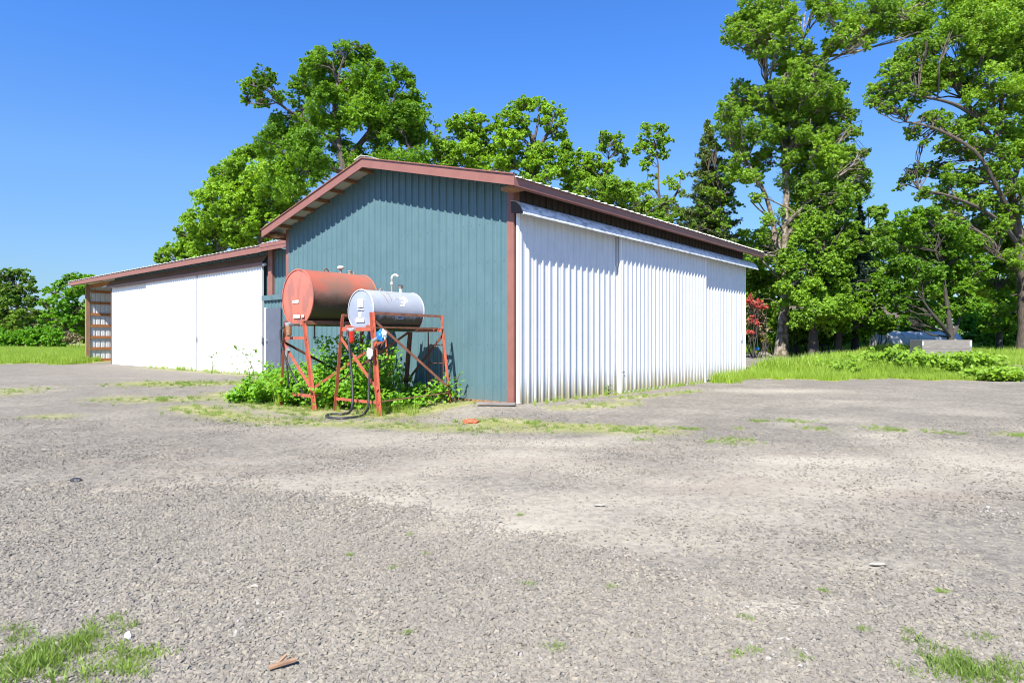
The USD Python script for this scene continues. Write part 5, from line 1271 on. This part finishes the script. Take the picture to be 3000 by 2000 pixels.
debris('bark_chip', MB().beam(w + [-.05, -.02, .025], w + [.05, .03, .035], .022, .010).beam(w + [-.03, .01, .02], w + [.0, .05, .045], .012, .008).build(), M['post'], 'split piece of pale bark on the gravel at the bottom of the picture', 'bark')
rng = np.random.default_rng(5)
for k, (px, py, rr, lab) in enumerate([(2012, 1288, .022, 'small dark stone above the pale dry leaf'), (2004, 1228, .035, 'round dark stone right of the middle of the yard'), (1680, 1086, .03, 'dark pebble near the yellowish dusty patch'), (1150, 1480, .02, 'tan stone among the coarse gravel by the lower middle'),
                               (1318, 1502, .03, 'grey angular stone at the bottom edge'), (2030, 1095, .03, 'small stone within the yellow dusty patch')]):
    w = GD(px, py)
    debris('stone', lump(w + [0, 0, rr * .1], (rr * .75, rr * .55, rr * .4), k + 20, .7, 1), M['rock'], lab, 'stone')

# --- brambles under and behind the tanks
def bramble(name, label, cells, seed, leaf=.088, n=900, mat='bramble', tall=0):
    """cells: barn-frame (x, y, radius, height) mounds."""
    rng = np.random.default_rng(seed)
    cx, cy = np.mean([c[0] for c in cells]), np.mean([c[1] for c in cells])
    w = wxy(cx, cy); z0 = float(gz(*w))
    th = barn_thing(name, label, 'bush', cx, cy, z0)
    st, C, N = MB(), [], []
    for (x, y, r, h) in cells:
        ns = int(9 + 10 * r)
        for k in range(ns):
            a = rng.uniform(0, 2 * np.pi); q = r * rng.uniform(0, .5)
            p0 = np.array([x + q * math.cos(a), y + q * math.sin(a), z0 - .03])
            rr = r * rng.uniform(.4, 1.15); hh = h * rng.uniform(.45, 1.2)
            tip = np.array([x + rr * math.cos(a), y + rr * math.sin(a), z0 + hh * rng.uniform(.65, 1)])
            t = np.linspace(0, 1, 8)[:, None]
            pts = p0 + (tip - p0) * t + np.array([0, 0, hh * .45]) * np.sin(np.pi * t * .85)
            st.tube(pts, np.linspace(.006, .003, 8), 4)
            m = int(n / ns / len(cells)) + 6
            s = rng.uniform(.15, 1.0, m)
            base = np.stack([np.interp(s, t[:, 0], pts[:, i]) for i in range(3)], 1)
            C.append(base + rng.normal(size=(m, 3)) * [.09, .09, .05]); N.append(rng.normal(size=(m, 3)) * .45 + [0.05, -.45, .9])
    part(th, 'stems', st, M['twiggy'] if False else M['bark'])
    part(th, 'leaves', leaf_quads(np.vstack(C), np.vstack(N), leaf, rng, aspect=.8, fold=.25), M[mat])
    return th
bramble('bramble_bush', 'low sprawling bramble left of the orange tank stand', [(-5.3, -2.5, .55, .40), (-5.9, -1.9, .5, .40), (-4.9, -2.1, .5, .5), (-5.7, -2.7, .4, .28)], 81, n=2600)
bramble('bramble_bush', 'tall bramble behind the orange tank stand against the teal wall', [(-4.3, -1.0, .6, 1.15), (-3.8, -1.0, .5, 1.1), (-4.9, -.9, .5, .8)], 82, n=2200)
bramble('bramble_bush', 'bramble growing through the orange tank stand', [(-4.0, -2.0, .6, .6), (-3.5, -1.7, .55, .75), (-3.2, -2.2, .35, .35), (-4.3, -2.3, .35, .4)], 83, n=2400)
bramble('bramble_bush', 'bramble between the two tank stands', [(-3.0, -1.2, .55, .9), (-2.8, -1.8, .5, .7), (-3.2, -.7, .45, .9), (-2.5, -1.9, .35, .4)], 84, n=2000)
bramble('bramble_bush', 'bramble under the silver tank', [(-2.4, -1.3, .45, .36), (-1.8, -1.7, .35, .22), (-2.3, -.7, .4, .40), (-1.6, -1.2, .3, .2)], 85, n=800)
bramble('bramble_bush', 'low bramble sprigs at the right foot of the silver tank stand', [(-1.45, -.6, .2, .28), (-1.6, -.4, .2, .45)], 86, n=90)
bramble('bramble_bush', 'leafy bramble at the foot of the shed door beside the walk door', [(-7.3, -.9, .6, .5), (-6.6, -1.4, .5, .5), (-7.9, -.1, .5, .4), (-6.3, -.7, .5, .65)], 87, n=1800)

def sprig(name, label, pts, leaf, seed, n=26, mat='shade_leaf', spread=.16):
    """One or a few upright shoots with single leaves; pts: world polyline."""
    rng = np.random.default_rng(seed)
    p = curve(pts, 14)
    b = p[0]
    th = thing(name, label, 'plant', b, 0, None, base=b)
    part(th, 'stem', MB().tube(p, np.linspace(.016, .007, 14), 5), M['bark'])
    s = rng.uniform(.25, 1, n)
    base = np.stack([np.interp(s, np.linspace(0, 1, 14), p[:, i]) for i in range(3)], 1)
    off = rng.normal(size=(n, 3)) * [spread, spread, spread * .5]
    part(th, 'leaves', leaf_quads(base + off, rng.normal(size=(n, 3)) * .4 + [0, -.3, .9], leaf, rng, aspect=.45, fold=.25), M[mat])
    tw = MB()
    for q, o in zip(base, off):
        tw.tube([q - [0, 0, .04], q + o * .5, q + o], .0025, 3)
    part(th, 'twigs', tw, M['bark'])
def BW_(x, y, z=0):
    w = wxy(x, y); return np.array([w[0], w[1], z])
a0 = c1(-20, 1075, -.3); a1 = c1(-75, 950, -.3); a2 = c1(-150, 858, -.3)
W3 = lambda l: np.array([*wxy(l[0], l[1]), l[2]])
g0 = W3(a0); g0[2] = float(gz(g0[0], g0[1]))
sprig('weed_shoot', 'tall leaning shoot with sparse leaves in front of the white shed door', [g0, W3(a0), W3(a1), W3(a2)], .17, 91, 24, 'shade_leaf', .22)
a0 = c1(-60, 1075, -.2); a1 = c1(-110, 985, -.2)
g0 = W3(a0); g0[2] = float(gz(g0[0], g0[1]))
sprig('weed_shoot', 'shorter shoot left of the tall leaning one', [g0, W3(a0), W3(a1)], .14, 92, 14, 'shade_leaf', .18)
a0 = at(486, 850, 24); a1 = at(484, 815, 24); a0[2] = float(gz(a0[0], a0[1]))
sprig('weed_shoot', 'small dark weed at the seam between the shed doors', [a0, (a0 + a1) / 2 + [.05, 0, 0], a1], .14, 93, 16, 'shade_leaf', .13)
a0 = c1(1828, 1400, -.35); a1 = c1(1835, 1220, -.35); a2 = c1(1872, 1075, -.35)
sprig('weed_shoot', 'single bramble shoot right of the silver tank stand', [W3(a0), W3(a1), W3(a2)], .14, 94, 16, 'bramble', .10)
a0 = np.array([*GD(1397, 906)]); 
sprig('weed_shoot', 'little leafy weed at the seam of the white barn doors', [a0, a0 + [.01, 0, .12], a0 + [.0, 0, .22]], .10, 95, 12, 'bramble', .06)

# bracken and brambles in the long grass on the right
for k, (px, py, w_, h_, lab) in enumerate([(1935, 868, .8, .5, 'leafy weed clump at the gravel edge, farthest left of the right-hand weeds'), (2050, 862, 1.0, .8, 'bracken clump left of the planter box'), (2120, 866, .9, .85, 'bracken clump in front of the left end of the planter box'),
                                      (2195, 868, 1.0, .6, 'bracken clump in front of the right end of the planter box'), (2265, 868, 1.0, .8, 'bracken clump right of the planter box'), (2330, 880, .6, .35, 'low bracken at the heap of branches')]):
    w = GD(px, py); l = loc_of(w[0], w[1] + .9)
    cells = [(l[0] + dx, l[1] + dy, w_ * .6, h_ * s * .8) for dx, dy, s in ((0, 0, 1), (.5, .35, .9), (-.5, .4, .8), (.2, .9, 1.0), (-.3, 1.2, .9))]
    bramble('bracken_clump', lab, cells, 120 + k, leaf=.13, n=2300, mat='bracken')

# ---------------------------------------------------------------- scattered grass and gravel
def tuft(rng, n, R, h, w, lean=.35):
    v, f = [], []
    for k in range(n):
        a, q = rng.uniform(0, 2 * np.pi), R * math.sqrt(rng.uniform())
        p = np.array([q * math.cos(a), q * math.sin(a), -.02])
        hh = h * rng.uniform(.5, 1.1)
        b = rng.uniform(0, 2 * np.pi); d = np.array([math.cos(b), math.sin(b), 0]) * hh * lean * rng.uniform(.2, 1.3)
        s = rng.uniform(0, np.pi); e = np.array([math.cos(s), math.sin(s), 0]) * w * .5 * rng.uniform(.7, 1.3)
        m = p + d * .35 + [0, 0, hh * .6]; t = p + d + [0, 0, hh]
        i = len(v)
        v += [p - e, p + e, m - e * .7, m + e * .7, t]
        f += [(i, i + 1, i + 3), (i, i + 3, i + 2), (i + 2, i + 3, i + 4)]
    return np.array(v), np.array(f)

def instancer(name, label, protos, mat, P, S, A, idx, tilt=None):
    pi = UsdGeom.PointInstancer.Define(stage, '/World/' + name)
    tag(pi.GetPrim(), label, None, None, 'stuff')
    rel = pi.CreatePrototypesRel()
    for k, (v, f) in enumerate(protos):
        p = f'/World/{name}/prototypes/{name}_piece_{k + 1:03d}'
        usdkit.mesh(stage, p, (v, f), mat if not isinstance(mat, list) else mat[k])
        rel.AddTarget(p)
    n = len(P)
    pi.CreateProtoIndicesAttr(Vt.IntArray.FromNumpy(np.asarray(idx, np.int32)))
    pi.CreatePositionsAttr(Vt.Vec3fArray.FromNumpy(np.asarray(P, np.float32)))
    pi.CreateScalesAttr(Vt.Vec3fArray.FromNumpy(np.repeat(np.asarray(S, np.float32)[:, None], 3, 1)))
    q = [Gf.Quath(float(math.cos(a / 2)), 0, 0, float(math.sin(a / 2))) for a in A]
    pi.CreateOrientationsAttr(Vt.QuathArray(q))

rng = np.random.default_rng(2024)
def visible(X, Y, m=1.15):
    return (np.abs(X) < m * .82 * Y + .5) & (Y > 2.3)
def outside_barns(X, Y):
    lx, ly = (X - C0[0]) * UX[0] + (Y - C0[1]) * UX[1], (X - C0[0]) * UY[0] + (Y - C0[1]) * UY[1]
    inb = (lx < .12) & (lx > -BW - .1) & (ly > -.03) & (ly < BL + .1)
    ins = (lx < -8.4) & (lx > -34.2) & (ly > 2.0) & (ly < 10.6)
    return ~(inb | ins)

# long meadow grass
X = np.r_[rng.uniform(5, 42, 46000), rng.uniform(-62, -22, 20000)]
Y = np.r_[20 + 30 * rng.uniform(0, 1, 46000) ** 1.25, 31 + 45 * rng.uniform(0, 1, 20000) ** 1.2]
k = (rng.uniform(size=len(X)) < meadow(X, Y)) & visible(X, Y) & outside_barns(X, Y)
X, Y = X[k], Y[k]
nn = meshkit.noise(np.stack([X * .5, Y * .5, 0 * X], 1), 3)
S = (.65 + .7 * nn) * rng.uniform(.8, 1.2, len(X)) * (.55 + .45 * np.clip((meadow(X, Y) - .3) * 2, 0, 1)) * np.where(X < 0, .8, 1.25)
edge = np.clip((Y - 20.5) / 1.6, .45, 1); S = S * np.where(X > 0, edge, 1)
protos = [tuft(np.random.default_rng(300 + i), 34, .22, .42, .016) for i in range(5)]
instancer('meadow_grass', 'long green grass of the fields at both sides', protos, M['grass'], np.stack([X, Y, gz(X, Y)], 1), S, rng.uniform(0, 6.28, len(X)), rng.integers(0, 5, len(X)))

# short grass in the gravel
P, S = [], []
for pts, wd, kk in STRIPS:
    for a, b in zip(pts[:-1], pts[1:]):
        n = int(np.hypot(*(b - a)[:2]) * wd * 2 * 70 * kk)
        t = rng.uniform(size=n)[:, None]
        q = a + (b - a) * t + np.column_stack([rng.normal(size=n) * wd * .5, rng.normal(size=n) * wd * .55, np.zeros(n)])
        P.append(q[:, :2]); S.append(rng.uniform(.4, 1.0, n) * (.5 + .5 * kk))
lw = len(np.vstack(P))
for c, r in TUFT_P:
    n = int(10 + (350 if c[1] > 7 else 1500) * r * r)
    q = c[:2] + rng.normal(size=(n, 2)) * r * .55
    P.append(q); S.append(rng.uniform(.5, 1.15, n) * min(1.0, .45 + 2.5 * r) * (.55 if c[1] > 7 else 1.0))
P = np.vstack(P); S = np.concatenate(S)
keep = meshkit.noise(np.stack([P[:, 0] * 2.2, P[:, 1] * 2.2, 0 * P[:, 0]], 1), 9) + rng.uniform(-.25, .25, len(P)) > .42
keep[lw:] = True
keep &= outside_barns(P[:, 0], P[:, 1])
P, S = P[keep], S[keep]
protos = [tuft(np.random.default_rng(400 + i), 22, .05, .095, .0085, .7) for i in range(5)]
far = np.clip(P[:, 1] / 9, .8, 1.5)
instancer('yard_grass', 'short green grass and weeds growing through the gravel', protos, M['lawn'], np.column_stack([P, gz(P[:, 0], P[:, 1])]), S * far, rng.uniform(0, 6.28, len(P)), rng.integers(0, 5, len(P)))

# dry yellowish grass along the strips, straw by the barn
P, S = [], []
for pts, wd, kk in STRIPS[:7]:
    for a, b in zip(pts[:-1], pts[1:]):
        n = int(np.hypot(*(b - a)[:2]) * wd * 2 * 26)
        t = rng.uniform(size=n)[:, None]
        q = a + (b - a) * t + rng.normal(size=(n, 3)) * [wd * .6, wd * .6, 0]
        P.append(q[:, :2]); S.append(rng.uniform(.4, 1.0, n))
n = 420
lx, ly = rng.uniform(-4.5, -.2, n), rng.uniform(-2.7, -.1, n)
P.append(C0 + lx[:, None] * UX + ly[:, None] * UY); S.append(rng.uniform(.6, 1.3, n))
P = np.vstack(P); S = np.concatenate(S)
kk = outside_barns(P[:, 0], P[:, 1]); P, S = P[kk], S[kk]
protos = [tuft(np.random.default_rng(430 + i), 14, .09, .06, .006, 1.6) for i in range(4)]
instancer('dry_grass', 'dry yellowish grass and straw on the gravel before the tanks', protos, M['dry_grass'], np.column_stack([P, gz(P[:, 0], P[:, 1])]), S * 1.3, rng.uniform(0, 6.28, len(P)), rng.integers(0, 4, len(P)))

# taller grass among the brambles and at the walls
P, S = [], []
for x0, x1, y0, y1, n, s in ((-6.4, -4.6, -2.5, -1.6, 110, 1.0), (-2.0, -.9, -2.3, -1.6, 20, .5), (-4.7, -2.4, -2.5, -2.1, 12, .4), (-9.5, -6.5, -.8, 1.4, 60, .6), (-24, -9, 1.6, 2.1, 130, .45)):
    lx, ly = rng.uniform(x0, x1, n), rng.uniform(y0, y1, n)
    P.append(C0 + lx[:, None] * UX + ly[:, None] * UY); S.append(rng.uniform(.6, 1.2, n) * s)
n = 90
ly = rng.uniform(.2, 10, n); lx = .26 + np.abs(rng.normal(size=n)) * .05
P.append(C0 + lx[:, None] * UX + ly[:, None] * UY); S.append(rng.uniform(.12, .32, n))
n = 160
ly = rng.uniform(8.6, 12.6, n); lx = .3 + np.abs(rng.normal(size=n)) * .35
P.append(C0 + lx[:, None] * UX + ly[:, None] * UY); S.append(rng.uniform(.4, .9, n))
n = 420
gx_ = rng.uniform(10.5, 21, n); gy_ = rng.uniform(20.6, 24.5, n)
P.append(np.column_stack([gx_, gy_])); S.append(rng.uniform(.7, 1.6, n) * np.clip((gy_ - 20.2) / 1.2, .4, 1))
n = 50
lx, ly = rng.uniform(-34.6, -33.4, n), rng.uniform(1.9, 2.9, n)
P.append(C0 + lx[:, None] * UX + ly[:, None] * UY); S.append(rng.uniform(.5, .9, n))
P = np.vstack(P); S = np.concatenate(S)
protos = [tuft(np.random.default_rng(460 + i), 30, .12, .5, .012, .45) for i in range(4)]
instancer('wall_grass', 'taller grass along the walls and among the brambles', protos, M['grass'], np.column_stack([P, gz(P[:, 0], P[:, 1])]), S, rng.uniform(0, 6.28, len(P)), rng.integers(0, 4, len(P)))

# gravel: patches of loose stones, thick where the yard is coarse
def stone(rng, s):
    p = rng.normal(size=(9, 3)); p /= np.linalg.norm(p, axis=1, keepdims=True)
    p = p * rng.uniform(.75, 1.1, (9, 1)) * [s * rng.uniform(.8, 1.25), s * rng.uniform(.65, 1.0), s * rng.uniform(.38, .62)]
    m = trimesh.convex.convex_hull(p)
    return np.array(m.vertices), np.array(m.faces)
def patch(seed, n, R, s0, s1):
    rg = np.random.default_rng(seed)
    m = MB()
    for k in range(n):
        v, f = stone(rg, rg.uniform(s0, s1) * .5)
        a, q = rg.uniform(0, 6.28), R * math.sqrt(rg.uniform())
        t = trimesh.transformations.euler_matrix(rg.normal() * .35, rg.normal() * .35, rg.uniform(0, 6.28))[:3, :3]
        v = v @ t.T
        m.add(v + [q * math.cos(a), q * math.sin(a), -v[:, 2].min() * .30], f)
    return m.build()
gprotos = [patch(500 + i, 46, .16, .015, .038) for i in range(6)] + [patch(520 + i, 20, .2, .012, .034) for i in range(4)] + [patch(540 + i, 9, .3, .014, .04) for i in range(3)]
n = 30000
Y = 2.35 + 9.2 * rng.uniform(size=n) ** 1.15
X = rng.uniform(-1, 1, n) * (.86 * Y + .4)
w = X / Y
nz_ = meshkit.fbm(np.stack([X * .7, Y * .9, 0 * X], 1), 3, 4) - .5
lim = 5.3 - 2.0 * ss(-.05, .3, w)
coarse = np.clip(1.0 - ss(-.6, .7, Y - lim + 2.2 * nz_) * .9 - 1.1 * (dust_amount(X, Y) - .4).clip(0), .02, 1)
area = (.86 * Y + .4) / (.86 * 11.6 + .4)
u = rng.uniform(size=n)
dense = (u < coarse ** 1.3 * area * 1.9) & (Y < 8.5)
thin = ~dense & (rng.uniform(size=n) < .40 * area * (0.35 + coarse))
sparse = ~dense & ~thin & (rng.uniform(size=n) < .05)
idx = np.where(dense, rng.integers(0, 6, n), np.where(thin, rng.integers(6, 10, n), rng.integers(10, 13, n)))
k = dense | thin | sparse
X, Y, idx = X[k], Y[k], idx[k]
instancer('gravel', 'loose grey crushed stone covering the yard', gprotos, M['pebble'], np.stack([X, Y, gz(X, Y) + .004], 1), rng.uniform(.85, 1.25, len(X)), rng.uniform(0, 6.28, len(X)), idx)

import sys
print('leaves', NLEAF[0], 'pebble patches', len(X))
